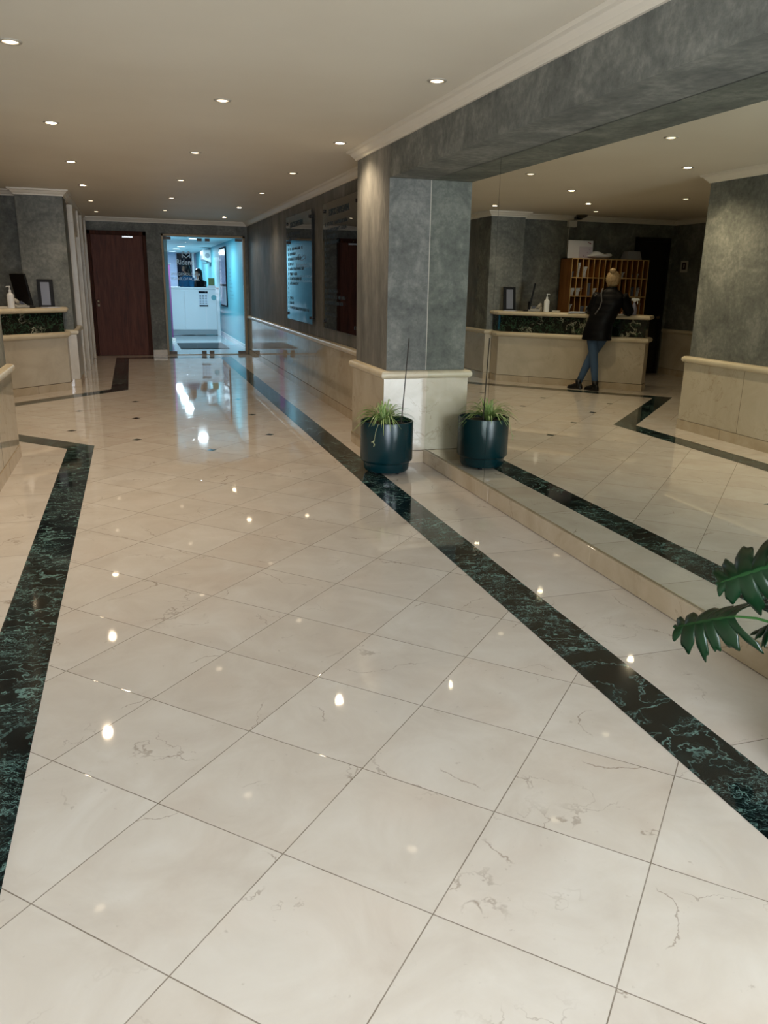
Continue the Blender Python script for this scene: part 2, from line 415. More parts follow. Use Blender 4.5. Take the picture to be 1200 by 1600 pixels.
# ================================================================ FLOOR
bm = bmesh.new()
def quad(bm, pts, z, mat):
    f = bm.faces.new([bm.verts.new((*p, z)) for p in pts]); f.material_index = mat
quad(bm, [(-4.9, -3.2), (2.7, -3.2), (2.7, 18.1), (-4.9, 18.1)], 0.0, 0)
quad(bm, [(1.978, -3), (2.52, -3), (2.52, 17.45), (1.978, 17.45)], 0.0005, 1)
quad(bm, [(-1.3, -3), (-0.69, -3), (-0.69, 8.03), (-1.3, 8.64)], 0.0005, 2)
E1 = 0.001
quad(bm, [(1.732, -3), (1.978, -3), (1.978, 17.45), (1.732, 17.45)], E1, 3)
# left stripe, turning 45 degrees towards the desk, then back along it and down the corridor
pathL = [(-0.5675, -3), (-0.5675, 8.07), (-2.505, 10.005), (-0.255, 12.50) if False else (-0.2545, 12.477), (-0.2545, 17.325), (1.732, 17.325)]
pathL[2] = ((7.50 - 12.60) / 2 + 0.0, (7.50 + 12.60) / 2)
pathL[1] = (-0.5675, 8.0675); pathL[3] = (-0.255, 12.345)
L1 = offset_path(pathL, 0.1225); L2 = offset_path(pathL, -0.1225)
for i in range(len(pathL) - 1): quad(bm, [L1[i], L2[i], L2[i + 1], L1[i + 1]], E1, 3)
for x, y in [(-0.04, 11.06), (-0.04, 9.70), (-0.04, 8.35), (-0.71, 10.37), (-0.71, 9.01), (-1.385, 9.66), (0.65, 7.67), (1.33, 8.35), (1.33, 9.69), (1.33, 11.04), (-0.71, 11.72 - 5)][:10]:
    r = 0.052; quad(bm, [(x - r, y), (x, y - r), (x + r, y), (x, y + r)], E1, 3)
floor = obj('floor', bm, [M['tile'], M['tileR'], M['tileL'], M['green']], fix=False, kind='structure')

# ================================================================ CEILING
obj('ceiling', B(-4.9, 2.75, -3.2, 18.1, ZC, ZC + 0.15), M['ceil'], kind='structure')

# ================================================================ WALLS
CORN = [(0, ZC - 0.085), (0.018, ZC - 0.085), (0.022, ZC - 0.068), (0.040, ZC - 0.055), (0.062, ZC - 0.028), (0.085, ZC - 0.022), (0.090, ZC - 0.001), (0, ZC - 0.001)]
SK = lambda o: [(-0.02, 0.0), (o, 0.0), (o, 0.112), (-0.02, 0.112)]
WN = lambda o: [(-0.02, 0.116), (o, 0.116), (o, 0.775), (-0.02, 0.775)]
def run(path, name, base_name, wname, mat, cornice=True, wains=True, ztop=ZC, thick=0.12):
    obj(name, sweep(bmesh.new(), path, [(0, 0), (0, ztop), (-thick, ztop), (-thick, 0)]), mat, kind='structure')
    if cornice: obj('trim_' + wname + '_cornice', sweep(bmesh.new(), path, CORN), M['cornice'], kind='structure')
    if wains:
        obj('baseboard_' + base_name, sweep(bmesh.new(), path, SK(0.037)), M['skirt'], kind='structure')
        obj('trim_' + wname + '_wainscot', sweep(bmesh.new(), path, WN(0.030)), M['wain'], kind='structure')
        obj('trim_' + wname + '_rail', sweep(bmesh.new(), path, bull(-0.02, 0.062, 0.772, 0.845)), M['rail'], smooth=True, kind='structure')
# right side: pillar front, pillar flank, corridor wall
pR = [(XM, 6.735), (2.128, 6.735), (2.128, 7.75), (2.475, 7.75), (2.475, 17.95)]
pil = obj('wall_right_pillar', B(2.128, 2.62, 6.735, 7.75, 0, ZC), [M['plaster_streak'], M['plaster']], kind='structure')
for p_ in pil.data.polygons:
    if p_.normal.y < -0.5: p_.material_index = 1
obj('trim_mirror_bead', B(2.4985, XM, 6.7330, 6.7355, 0.845, ZB), M['cornice'], kind='structure')
obj('wall_right_corridor', B(2.475, 2.62, 7.75, 17.95, 0, ZC), M['plaster_streak'], kind='structure')
pc = [(2.128, -3.0), (2.128, 7.75), (2.475, 7.75), (2.475, 17.95)]
obj('trim_right_cornice', sweep(bmesh.new(), pc, CORN), M['cornice'], kind='structure')
obj('baseboard_right', sweep(bmesh.new(), pR, SK(0.037)), M['skirt'], kind='structure')
obj('trim_right_wainscot', sweep(bmesh.new(), pR, WN(0.030)), M['wain'], kind='structure')
obj('trim_right_rail', sweep(bmesh.new(), pR, bull(-0.02, 0.062, 0.772, 0.845)), M['rail'], smooth=True, kind='structure')
# beam over the mirror
obj('wall_right_beam', B(2.128, 2.62, -3.0, 6.735, ZB, ZC), M['plaster'], kind='structure')
obj('wall_right', B(2.512, 2.62, -3.0, 6.735, 0, ZB), M['plaster'], kind='structure')
# low marble ledge under the mirror, in slabs
bm = bmesh.new(); y = 6.69
ys = [6.69]
while ys[-1] > -3: ys.append(ys[-1] - 1.44)
for a, b in zip(ys, ys[1:]): box(bm, 2.484, 2.515, b + 0.0025, a, 0.004, 0.124)
box(bm, 2.488, 2.512, -3, 6.69, 0.0, 0.122, 1)
obj('trim_mirror_ledge', bm, [M['skirt'], M['grout']], bevel=0.002, kind='structure')
mir = empty('wall_mirror', (XM, 2.0, 0.13), label='huge frameless wall mirror with a vertical seam, set above the marble ledge beside the pillar', cat='mirror')
for a, b in ((5.375, 6.73), (-2.95, 5.371)):
    bmm = bmesh.new(); box(bmm, 0, 0.008, a - 2.0, b - 2.0, -0.003, ZB - 0.13 - 0.003)
    obj('mirror_panel', bmm, M['mirror'], mir)
obj('seam_strip', B(0.002, 0.009, 3.370, 3.376, 0, ZB - 0.135), M['black'], mir)

# far wall with two doorways
FY = 17.95
obj('wall_back', boxes([(-0.87, 2.62, FY, FY + 0.15, 2.50, ZC), (0.375, 0.69, FY, FY + 0.15, 0, 2.5), (2.41, 2.62, FY, FY + 0.15, 0, 2.5), (-1.1, -0.79, FY, FY + 0.15, 0, 2.5)]), M['plaster'], kind='structure')
obj('trim_back_cornice', sweep(bmesh.new(), [(2.475, FY), (-0.87, FY)], CORN), M['cornice'], kind='structure')
obj('baseboard_back', sweep(bmesh.new(), [(0.685, FY), (0.385, FY)], SK(0.03)), M['honed'], kind='structure')
# left corridor wall, column, recess, near pillar
obj('wall_left_corridor', B(-1.05, -0.87, 13.2, FY, 0, ZC), M['plaster_streak'], kind='structure')
pL = [(-0.87, FY), (-0.87, 13.32), (-0.842, 13.32), (-0.842, 12.80), (-1.467, 12.80), (-1.467, 13.08), (-4.68, 13.08)]
obj('trim_left_cornice', sweep(bmesh.new(), pL + [(-4.68, 7.72), (-1.10, 7.72), (-1.10, -3.0)], CORN), M['cornice'], kind='structure')
obj('wall_left_column', B(-1.467, -0.842, 12.80, 13.3, 0, ZC), M['plaster'], kind='structure')
pcol = [(-0.842, 13.9), (-0.842, 12.80), (-0.98, 12.80)]
obj('baseboard_left_column', sweep(bmesh.new(), pcol, SK(0.037)), M['skirt'], kind='structure')
obj('trim_left_column_wainscot', sweep(bmesh.new(), pcol, WN(0.030)), M['honed'], kind='structure')
obj('trim_left_column_rail', sweep(bmesh.new(), pcol, bull(-0.02, 0.062, 0.772, 0.845)), M['rail'], smooth=True, kind='structure')
obj('wall_reception_back', boxes([(-4.8, -1.467, 13.08, 13.25, 2.47, ZC), (-3.85, -1.467, 13.08, 13.25, 0, 2.47), (-4.8, -4.61, 13.08, 13.25, 0, 2.47)]), M['plaster'], kind='structure')
obj('wall_leak_blocker', B(-4.8, -3.6, 13.25, 13.35, -0.02, ZC), M['plaster'], kind='structure')  # unseen panel added to block sky light leaking under the dark door
run([(-4.68, 13.08), (-4.68, 7.72)], 'wall_left', 'left', 'left', M['plaster'], cornice=False)
run([(-4.68, 7.72), (-1.10, 7.72), (-1.10, -3.0)], 'wall_left_pillar', 'left_pillar', 'left_pillar', M['plaster'], cornice=False)
# joints of the slabs on the near left pillar and others (thin dark lines let into the marble)
def joints(name, lst):
    bm = bmesh.new()
    for x, y, ax, z0, z1 in lst:
        if ax == 'x': box(bm, x - 0.001, x + 0.001, y - 0.0015, y + 0.0015, z0, z1)
        else: box(bm, x - 0.0015, x + 0.0015, y - 0.001, y + 0.001, z0, z1)
    obj(name, bm, M['grout'], kind='structure')
joints('trim_slab_joints', [(-1.07, 6.78, 'x', .116, .775), (-1.063, 7.02, 'x', 0, .112), (-1.063, 5.6, 'x', 0, .112), (-1.07, 5.5, 'x', .116, .775), (2.438, 10.25, 'x', 0, .112), (2.445, 11.6, 'x', .116, .775), (2.445, 14.4, 'x', .116, .775), (2.438, 13.1, 'x', 0, .112)])
# entrance wall behind the camera, with a wide glazed opening
obj('wall_entrance', boxes([(-1.3, -1.1, -3.15, -3.0, 0, ZC), (1.32, 2.62, -3.15, -3.0, 0, ZC), (-1.1, 1.32, -3.15, -3.0, 2.62, ZC)]), M['plaster'], kind='structure')

# tan marble door casings along the left corridor wall
for i, (y, xo) in enumerate(((13.96, -0.785), (15.14, -0.77), (16.16, -0.765), (17.42, -0.765))):
    obj('trim_casing_%d' % (i + 1), B(-0.88, xo, y, y + 0.15, 0, ZC - 0.10), M['honed'], bevel=0.004, kind='structure')
for i, (a, b) in enumerate(((14.11, 15.14), (16.31, 17.42))):
    obj('trim_casing_head_%d' % (i + 1), B(-0.88, -0.80, a, b, 2.25, ZC - 0.10), M['honed'], kind='structure')
    d = empty('door_%d' % (i + 4), (-0.86, (a + b) / 2, 0), kind='structure')
    obj('leaf', B(-0.005, 0.02, -(b - a) / 2, (b - a) / 2, 0.01, 2.25), M['steel'], d)
    obj('call_button', B(0.02, 0.03, -(b - a) / 2 + 0.03, -(b - a) / 2 + 0.08, 1.1, 1.18), M['brass'], d)

# ================================================================ DOORS
d = empty('door_1', (-0.20, FY, 0), kind='structure')
obj('door_frame', boxes([(-0.59, -0.515, -0.03, 0.12, 0, 2.52), (0.505, 0.578, -0.03, 0.12, 0, 2.52), (-0.59, 0.578, -0.03, 0.12, 2.44, 2.52)]), M['door_frame'], d, bevel=0.006)
obj('leaf', B(-0.513, 0.503, 0.0, 0.045, 0.003, 2.438), M['door'], d, bevel=0.003)
kb = obj('knob', lathe(bmesh.new(), [(0.012, 0), (0.012, 0.03), (0.030, 0.045), (0.034, 0.06), (0.022, 0.078), (0.0, 0.08)], 20, (-0.455, 0.0, 1.12), (0, -1, 0)), M['brass'], d, smooth=True)
obj('keyhole_plate', B(-0.475, -0.435, -0.004, 0.0, 1.01, 1.06), M['brass'], d)
cl = obj('door_closer', B(0.10, 0.32, -0.055, 0.0, 2.385, 2.425), M['steel'], d, bevel=0.006)
obj('closer_arm', tube(bmesh.new(), [(0.20, -0.04, 2.42), (0.24, -0.09, 2.445), (0.20, -0.035, 2.47)], 0.008, 8), M['brass'], d)
d = empty('door_3', (-4.23, 13.08, 0), kind='structure')
obj('door_frame', boxes([(-0.37, -0.32, -0.025, 0.1, 0, 2.47), (0.33, 0.38, -0.025, 0.1, 0, 2.47), (-0.37, 0.38, -0.025, 0.1, 2.40, 2.47)]), M['darkdoor'], d)
obj('leaf', B(-0.32, 0.33, 0.01, 0.05, 0.002, 2.40), M['darkdoor'], d)
obj('handle', lathe(bmesh.new(), [(0.02, 0), (0.02, 0.03), (0.03, 0.05), (0.0, 0.07)], 16, (-0.27, 0.01, 1.05), (0, -1, 0)), M['brass'], d, smooth=True)

d = empty('door_2', (1.545, FY, 0), kind='structure')
obj('door_frame', boxes([(-0.87, -0.825, -0.03, 0.12, 0, 2.495), (0.825, 0.87, -0.03, 0.12, 0, 2.495), (-0.87, 0.87, -0.03, 0.12, 2.45, 2.495)]), M['brass'], d, bevel=0.003)
for x0, x1, s in ((-0.820, -0.004, -1), (0.004, 0.820, 1)):
    lf = obj('glass_leaf', B(x0, x1, 0.02, 0.032, 0.012, 2.44), M['door_glass'], d)
    xe = x0 if s < 0 else x1; xi = x1 if s < 0 else x0
    f = lambda a, b: (min(a, b), max(a, b))
    for (a, b), z0, z1 in ((f(xe, xe - s * 0.16), 0.015, 0.075), (f(xe, xe - s * 0.15), 2.385, 2.44), (f(xi + s * 0.03, xi + s * 0.13), 0.015, 0.085), (f(xi + s * 0.03, xi + s * 0.13), 2.37, 2.425)):
        obj('patch_fitting', B(a, b, 0.012, 0.040, z0, z1), M['fitting'], lf, bevel=0.003)
obj('threshold', B(-0.82, 0.82, -0.01, 0.07, 0.0, 0.012), M['brass'], d)

def text(body, size, parent, loc, mat, rotation=(math.pi / 2, 0, 0), name='lettering', ext=0.001, align='LEFT', sx=1.0, bold=0.0):
    cu = bpy.data.curves.new(name, 'FONT'); cu.body = body; cu.size = size; cu.extrude = ext; cu.align_x = align; cu.offset = bold
    tmp = bpy.data.objects.new(name + '_tmp', cu); COL.objects.link(tmp)
    dg = bpy.context.evaluated_depsgraph_get()
    me = bpy.data.meshes.new_from_object(tmp.evaluated_get(dg)); bpy.data.objects.remove(tmp)
    me.materials.clear(); me.materials.append(mat); me.name = name
    o = bpy.data.objects.new(name, me); COL.objects.link(o); o.parent = parent
    o.location = loc; o.rotation_euler = rotation; o.scale = (sx, 1, 1); return o
gl_left = [o for o in bpy.data.objects if o.name.startswith('glass_leaf')][0]
text('Rident', 0.155, gl_left, (-0.585, 0.017, 1.885), M['etch'], align='LEFT', sx=0.86, bold=0.001)
text('IMAGENOLOGIA', 0.082, gl_left, (-0.70, 0.017, 1.665), M['etch'], sx=0.98)
text('MAXILOFACIAL', 0.082, gl_left, (-0.70, 0.017, 1.570), M['etch'], sx=1.03)
bm = bmesh.new()
def stroke(bm, pts, w_, y, d_=0.001):
    for (ax, az), (bx, bz) in zip(pts, pts[1:]):
        v = Vector((bx - ax, 0, bz - az)); L = v.length; v.normalize()
        obox(bm, ((ax + bx) / 2, y, (az + bz) / 2), v, (0, 1, 0), v.cross(Vector((0, 1, 0))), L / 2 + w_ * 0.4, d_, w_ / 2)
ec = -0.372
stroke(bm, [(ec - .08, 2.03), (ec - .08, 2.125), (ec - .055, 2.150), (ec, 2.095), (ec + .055, 2.150), (ec + .08, 2.125), (ec + .08, 2.03)], 0.017, 0.017)
stroke(bm, [(ec - .08, 2.09), (ec, 2.025), (ec + .08, 2.09)], 0.017, 0.017)
obj('heart_emblem', bm, M['etch'], gl_left)

# ================================================================ DIRECTORY SIGNS
def scribble(bm, x0, z, h, length, rnd, rot_z=None):
    """illegible row of small glyph-like bars along -y (sign face on the x = const plane)"""
    t = 0.0
    while t < length:
        wd = rnd.uniform(0.35, 0.6) * h
        if rnd.random() < 0.12: t += wd * 1.3; continue
        k = rnd.random()
        y = x0 - t
        if k < 0.5:
            box(bm, -0.0008, 0, y - wd * 0.25, y, z, z + h); box(bm, -0.0008, 0, y - wd, y, z + (h * 0.8 if rnd.random() < .5 else 0), z + (h if rnd.random() < .5 else h * .25) + h * 0.0 + (0 if k > .25 else 0.001))
        else:
            box(bm, -0.0008, 0, y - wd * 0.22, y, z, z + h); box(bm, -0.0008, 0, y - wd, y - wd * 0.78, z, z + h * rnd.choice((1, .55)))
            box(bm, -0.0008, 0, y - wd, y, z + h * 0.42, z + h * 0.6)
        t += wd * 1.25
    return bm
def sign(y0, y1, label, rows, seed):
    yc = (y0 + y1) / 2; W = (y1 - y0); x = 2.42
    s = empty('directory_sign', (x, yc, 1.01), label=label, cat='sign', group='glass directory boards on the corridor wall')
    obj('glass_panel', B(0, 0.010, -W / 2, W / 2, 0, 1.53), M['sign_glass'], s)
    for yy in (-W / 2 + 0.09, W / 2 - 0.09):
        for zz in (0.085, 1.44):
            obj('standoff', lathe(bmesh.new(), [(0.022, 0), (0.022, 0.018), (0.010, 0.018), (0.010, 0.075), (0.02, 0.075)], 16, (-0.018, yy, zz), (1, 0, 0)), M['black_metal'], s, smooth=True)
    text('EDIFICIO EMPRESARIAL', 0.105, s, (-0.001, W / 2 - 0.33, 1.39 - 0.02), M['ink'], rotation=(math.pi / 2, 0, -math.pi / 2), sx=0.92, bold=0.002)
    rnd = random.Random(seed)
    for i in range(17):
        z = 1.255 - i * 0.073
        obj('floor_mark', B(-0.0008, 0, W / 2 - 0.165, W / 2 - 0.120, z, z + 0.040), M['ink'], s)
    for i, ln in rows: obj('tenant_row', scribble(bmesh.new(), W / 2 - 0.24, 1.255 - i * 0.073, 0.042, ln, rnd), M['ink'], s)
    return s
sign(11.18, 13.06, 'farther glass directory board on the corridor wall, catching the blue clinic light', [(0, .8), (1, .6), (3, 1.1), (4, .5), (5, .9), (6, .35), (7, 1.1), (8, .6), (9, .9), (10, .7), (13, .3), (14, .3), (15, 1.4)], 3)
sign(8.74, 10.48, 'nearer dark glass directory board on the corridor wall, partly hidden by the pillar', [(0, 1.0), (1, .95), (2, .45), (3, .6), (11, .55), (12, .9), (13, .8), (15, .4)], 5)

# ================================================================ DOWNLIGHTS
def make_light():
    t = empty('ceiling_downlight', (0, 0, ZC))
    ring_ = obj('ring', lathe(bmesh.new(), [(0.041, -0.002), (0.043, -0.007), (0.057, -0.006), (0.061, 0.0), (0.041, 0.0)], 32), M['ring'], t, smooth=True)
    obj('bulb', lathe(bmesh.new(), [(0.0, -0.010), (0.026, -0.008), (0.040, -0.002), (0.040, 0.0)], 28), M['bulb'], ring_, smooth=True)
    return t
proto = make_light(); used = [False]
sp = bpy.data.lights.new('downlight_beam', 'SPOT'); sp.energy = SPOT_W; sp.color = SPOT_COL; sp.spot_size = math.radians(140); sp.spot_blend = 1.0; sp.shadow_soft_size = 0.035
ROWS = {'left': (-0.515, ((5.02, 1.9), (7.37, 1.9), (9.67, 1.3), (11.99, .6), (14.29, .4), (16.54, .4))),
        'middle': (0.69, ((6.02, .1), (8.48, .2), (10.82, .2), (13.2, .4), (15.58, .4))),
        'right': (1.86, ((4.97, .15), (7.37, 1.2), (9.57, .25), (11.86, .2), (14.36, .6), (16.67, .6)))}
words = ['nearest', 'second', 'third', 'fourth', 'fifth', 'farthest']
LS = [(x, y, p_, '%s downlight from the camera in the %s row along the ceiling' % (words[-1] if i == len(ys_) - 1 else words[i], r_)) for r_, (x, ys_) in ROWS.items() for i, (y, p_) in enumerate(ys_)]
LS += [(-1.60, 11.05, .5, 'small downlight in the ceiling above the customer at the reception desk'),
       (-2.38, 12.1, .26, 'small downlight in the ceiling nearest the pigeonhole cabinet'),
       (-2.40, 9.85, .25, 'small downlight in the ceiling between the near left pillar and the desk')]
for x, y, p_, lab in LS:
    if not used[0]: t = proto; used[0] = True
    else:
        t = proto.copy(); COL.objects.link(t)
        for ch in [c for c in proto.children if c.type == 'MESH']:
            c_ = ch.copy(); COL.objects.link(c_); c_.parent = t
            for g in ch.children:
                g_ = g.copy(); COL.objects.link(g_); g_.parent = c_
    t.location = (x, y, ZC)
    for c_ in t.children_recursive:
        if c_.name.startswith('bulb'): c_.material_slots[0].link = 'OBJECT'; c_.material_slots[0].material = M['bulb_dim'] if (p_ < .45 or y < 6) else M['bulb']
    T(t, label=lab, cat='ceiling light', group='recessed ceiling downlights')
    if p_ <= .2: continue
    sl = sp.copy(); sl.energy = SPOT_W * p_
    if p_ < .45 and x > -2.3: sl.spot_size = math.radians(82)
    elif y < 6: sl.spot_size = math.radians(96)
    lo = bpy.data.objects.new('lamp', sl); COL.objects.link(lo); lo.parent = t; lo.location = (0, 0, -0.03)

# ================================================================ RECEPTION DESK
F1, F2 = (-0.92, 12.47), (-2.65, 10.74)
BK2, BK1, F0 = (-2.875, 10.965), (-1.04, 12.795), (-0.92, 12.795)
# path with outside on its left: walk from F0 down the left end, along the front, round the right end
dp = [F0, F1, F2, BK2]; dp = dp[::-1]
foot = [F0, F1, F2, BK2, BK1]
desk = empty('reception_desk', (-1.8, 11.75, 0), label='angled marble reception desk with a dark green marble band, against the left column', cat='reception desk')
def loc_(pts): return [(p[0] + 1.8, p[1] - 11.75) for p in pts]
def grow(pts, d_):
    # foot is given clockwise? ensure outward offset
    a = sum(pts[i][0] * pts[(i + 1) % len(pts)][1] - pts[(i + 1) % len(pts)][0] * pts[i][1] for i in range(len(pts)))
    q = offset_path(pts, -d_ if a > 0 else d_, True)
    out = []
    for k, v in enumerate(q):
        out.append((v.x, min(v.y, 12.797)))
    return out
FL = loc_(foot)
def gl(d_): return loc_(grow(foot, d_))
obj('front_panel', prism(bmesh.new(), gl(-0.012), 0.112, 0.75), M['honed'], desk)
skg = obj('skirting', prism(bmesh.new(), gl(0.0), 0.0, 0.106), M['skirt'], desk, bevel=0.002)
def round_slab(z0, z1, out, n=6):
    bm = bmesh.new(); r = (z1 - z0) / 2; cz = (z0 + z1) / 2; rings = []
    for i in range(n + 1):
        a = -math.pi / 2 + math.pi * i / n
        rings.append([bm.verts.new((*p, cz + r * math.sin(a))) for p in gl(out - r + r * math.cos(a))])
    m = len(rings[0])
    for a, b in zip(rings, rings[1:]):
        for k in range(m): bm.faces.new((a[k], a[(k + 1) % m], b[(k + 1) % m], b[k]))
    bm.faces.new(rings[0][::-1]); bm.faces.new(rings[-1]); return bm
obj('ledge_rail', round_slab(0.752, 0.832, 0.035), M['rail'], desk, smooth=True)
obj('marble_band', prism(bmesh.new(), gl(-0.035), 0.832, 1.105), M['band'], desk)
obj('counter_top', round_slab(1.105, 1.172, 0.025), M['rail'], desk, smooth=True)
bm = bmesh.new()
for t_ in (0.24, 0.62):
    x, y = F1[0] + (F2[0] - F1[0]) * t_, F1[1] + (F2[1] - F1[1]) * t_
    obox(bm, (x + 1.8, y - 11.75, 0.053), (1, 1, 0), (1, -1, 0), (0, 0, 1), 0.002, 0.0012, 0.053)
obj('skirting_joints', bm, M['grout'], skg)
ZD = 1.172
# hand sanitizer
def pump_bottle(name, loc, mat, **kw):
    t = empty(name, loc, **kw)
    bb = obj('bottle_body', lathe(bmesh.new(), [(0.040, 0), (0.045, 0.006), (0.045, 0.165), (0.040, 0.185), (0.018, 0.205), (0.016, 0.222)], 28), mat, t, smooth=True)
    bm = lathe(bmesh.new(), [(0.017, 0.222), (0.017, 0.240), (0.007, 0.243), (0.007, 0.278), (0.013, 0.280), (0.013, 0.292), (0.0, 0.294)], 16)
    tube(bm, [(0, 0, 0.286), (-0.035, -0.01, 0.286), (-0.045, -0.012, 0.276)], 0.006, 8)
    obj('pump', bm, mat, bb, smooth=True); return t
pump_bottle('sanitizer_bottle', (-1.563, 12.03, ZD), M['white'], label='white pump bottle of sanitizer standing on the reception desk', cat='bottle')
# monitor seen edge-on
a_, b_ = Vector((-1.276, 12.144)), Vector((-1.52, 12.617)); mid = (a_ + b_) / 2; dv = (b_ - a_).normalized()
mon = empty('computer_monitor', (mid.x, mid.y, ZD), math.atan2(dv.y, dv.x), label='black computer monitor tilted back on the reception desk, between frame and telephone', cat='monitor')
tilt = 0.065
bm = bmesh.new(); up_ = Vector((0, 0.17, 1)).normalized(); obox(bm, (0.0, 0.035 + 0.03, 0.245), (1, 0, 0), up_.cross(Vector((1, 0, 0))), up_, 0.262, 0.014, 0.212)
obj('screen', bm, M['black'], mon, bevel=0.004)
obj('stand', obox(boxes([(-0.10, 0.10, -0.07, 0.07, 0, 0.012)]), (0, 0.02, 0.08), (1, 0, 0), (0, 1, 0), (0, 0, 1), 0.025, 0.015, 0.08), M['black'], mon, bevel=0.003)
# framed leaflet
fr = empty('picture_frame', (-1.165, 12.585, ZD), math.radians(6), label='black frame holding a grey-white sheet, leaning by the column on the desk end', cat='picture frame')
def leanbox(name, x0, x1, z0, z1, y, th, mat, parent):
    bm = B(x0, x1, y, y + th, z0, z1)
    for v in bm.verts: v.co.y += v.co.z * 0.16
    return obj(name, bm, mat, parent)
frb = leanbox('frame', -0.108, 0.108, 0, 0.385, 0, 0.022, M['black'], fr)
leanbox('sheet', -0.062, 0.055, 0.03, 0.345, -0.002, 0.003, M['grey_panel'], frb)
bm = bmesh.new(); obox(bm, (0, 0.10, 0.13), (1, 0, 0), (0, 0.5, 1), (0, 1, -.5), 0.03, 0.13, 0.004); obj('easel_back', bm, M['black'], fr)
# telephone
ph = empty('telephone', (-1.49, 12.28, ZD), math.radians(40), label='off-white desk telephone with handset behind the sanitizer bottle', cat='telephone')
bm = B(-0.10, 0.10, -0.085, 0.085, 0, 0.035)
for v in bm.verts:
    if v.co.z > 0.01 and v.co.y > 0: v.co.z += 0.045
phb = obj('base', bm, M['offwhite'], ph, bevel=0.008)
bm = tube(bmesh.new(), [(-0.07, -0.075, 0.075), (-0.075, -0.05, 0.10), (-0.075, 0.0, 0.115), (-0.075, 0.05, 0.118), (-0.07, 0.08, 0.10)], [0.026, 0.022, 0.017, 0.022, 0.026], 12)
obj('handset', bm, M['offwhite'], ph, smooth=True)
obj('keypad', boxes([(0.0 + i * 0.022, 0.016 + i * 0.022, -0.05 + j * 0.024, -0.034 + j * 0.024, 0.03, 0.052 + j * 0.012) for i in range(3) for j in range(4)]), M['grey_panel'], phb)
# papers, small box, spray bottle
def sheets(name, x, y, rz, w_, d_, n, **kw):
    t = bmesh.new(); rnd = random.Random(int(x * 100))
    for i in range(n):
        a = rnd.uniform(-.15, .15); obox(t, (rnd.uniform(-.01, .01), rnd.uniform(-.01, .01), 0.002 + i * 0.004), (math.cos(a), math.sin(a), 0), (-math.sin(a), math.cos(a), 0), (0, 0, 1), w_ / 2, d_ / 2, 0.0018)
    o = obj(name, t, M['paper']); o.location = (x, y, ZD); o.rotation_euler = (0, 0, rz); return T(o, **kw)
sheets('paper_stack', -1.90, 11.60, math.radians(45), 0.26, 0.20, 6, label='stack of white papers on the desk beside the standing customer', cat='papers')
sheets('loose_papers', -1.10, 12.42, math.radians(40), 0.21, 0.15, 2, label='loose white papers at the column end of the desk, in front of the frame', cat='papers')
sheets('white_leaflet', -2.46, 11.09, math.radians(45), 0.24, 0.12, 1, label='white sheet at the free end of the desk beside the spray bottle', cat='papers')
o = obj('small_box', B(-0.06, 0.06, -0.04, 0.04, 0, 0.03), M['offwhite'], bevel=0.004, label='small flat cream box on the desk between sanitizer bottle and papers', cat='box'); o.location = (-1.66, 11.87, ZD); o.rotation_euler = (0, 0, math.radians(45))
spb = empty('spray_bottle', (-2.555, 11.02, ZD), math.radians(45), label='pale trigger spray bottle on the free end of the reception desk', cat='bottle')
k = M['grey_panel']
obj('bottle_body', lathe(bmesh.new(), [(0.042, 0), (0.045, 0.01), (0.045, 0.10), (0.030, 0.145), (0.014, 0.185), (0.014, 0.20)], 24), plain('translucent_violet_plastic', srgb(138, 138, 160), 0.3), spb, smooth=True)
bm = boxes([(-0.055, 0.05, -0.012, 0.012, 0.215, 0.255), (-0.075, -0.055, -0.008, 0.008, 0.222, 0.245)]); box(bm, -0.018, 0.018, -0.016, 0.016, 0.198, 0.218)
tube(bm, [(-0.035, 0, 0.22), (-0.05, 0, 0.19), (-0.045, 0, 0.165)], 0.007, 8)
obj('trigger_head', bm, M['white'], spb, bevel=0.003)

# ================================================================ PIGEONHOLE CABINET
CX0, CX1, CY0, CY1, CT = -3.885, -2.335, 12.65, 13.045, 2.06
cab = empty('pigeonhole_cabinet', ((CX0 + CX1) / 2, (CY0 + CY1) / 2, 0), label='tall wooden pigeonhole mail cabinet against the wall behind the reception desk', cat='cabinet')
cx, cy = (CX0 + CX1) / 2, (CY0 + CY1) / 2; hw = (CX1 - CX0) / 2; hd = (CY1 - CY0) / 2
obj('carcass', boxes([(-hw + .0, -hw + .012, -hd, hd, 0, CT), (hw - .012, hw, -hd, hd, 0, CT), (-hw, hw, hd - .01, hd, 0, CT), (-hw, hw, -hd, hd, CT - .014, CT), (-hw, hw, -hd, hd, 0.06, 0.14)]), M['cab'], cab)
rowz = [CT - 0.007, 1.737, 1.424, 1.11, 0.79, 0.47, 0.15]
for z in rowz[1:-1]: obj('shelf', B(-hw + .012, hw - .012, -hd + .004, hd - .01, z - .006, z + .006), M['cab'], cab)
NCOL = 14; cwid = (2 * hw) / NCOL
for i in range(1, NCOL): obj('divider', B(-hw + i * cwid - .004, -hw + i * cwid + .004, -hd + .006, hd - .01, 0.14, CT - .014), M['cab'], cab)
bm = bmesh.new()
for i in range(NCOL + 1): 
    x = -hw + i * cwid; x = min(max(x, -hw + .006), hw - .006); box(bm, x - .007, x + .007, -hd - .004, -hd + .004, 0.14, CT)
for z in rowz: box(bm, -hw, hw, -hd - .0045, -hd + .003, z - .008, z + .008)
obj('edge_strips', bm, M['cab_edge'], cab)
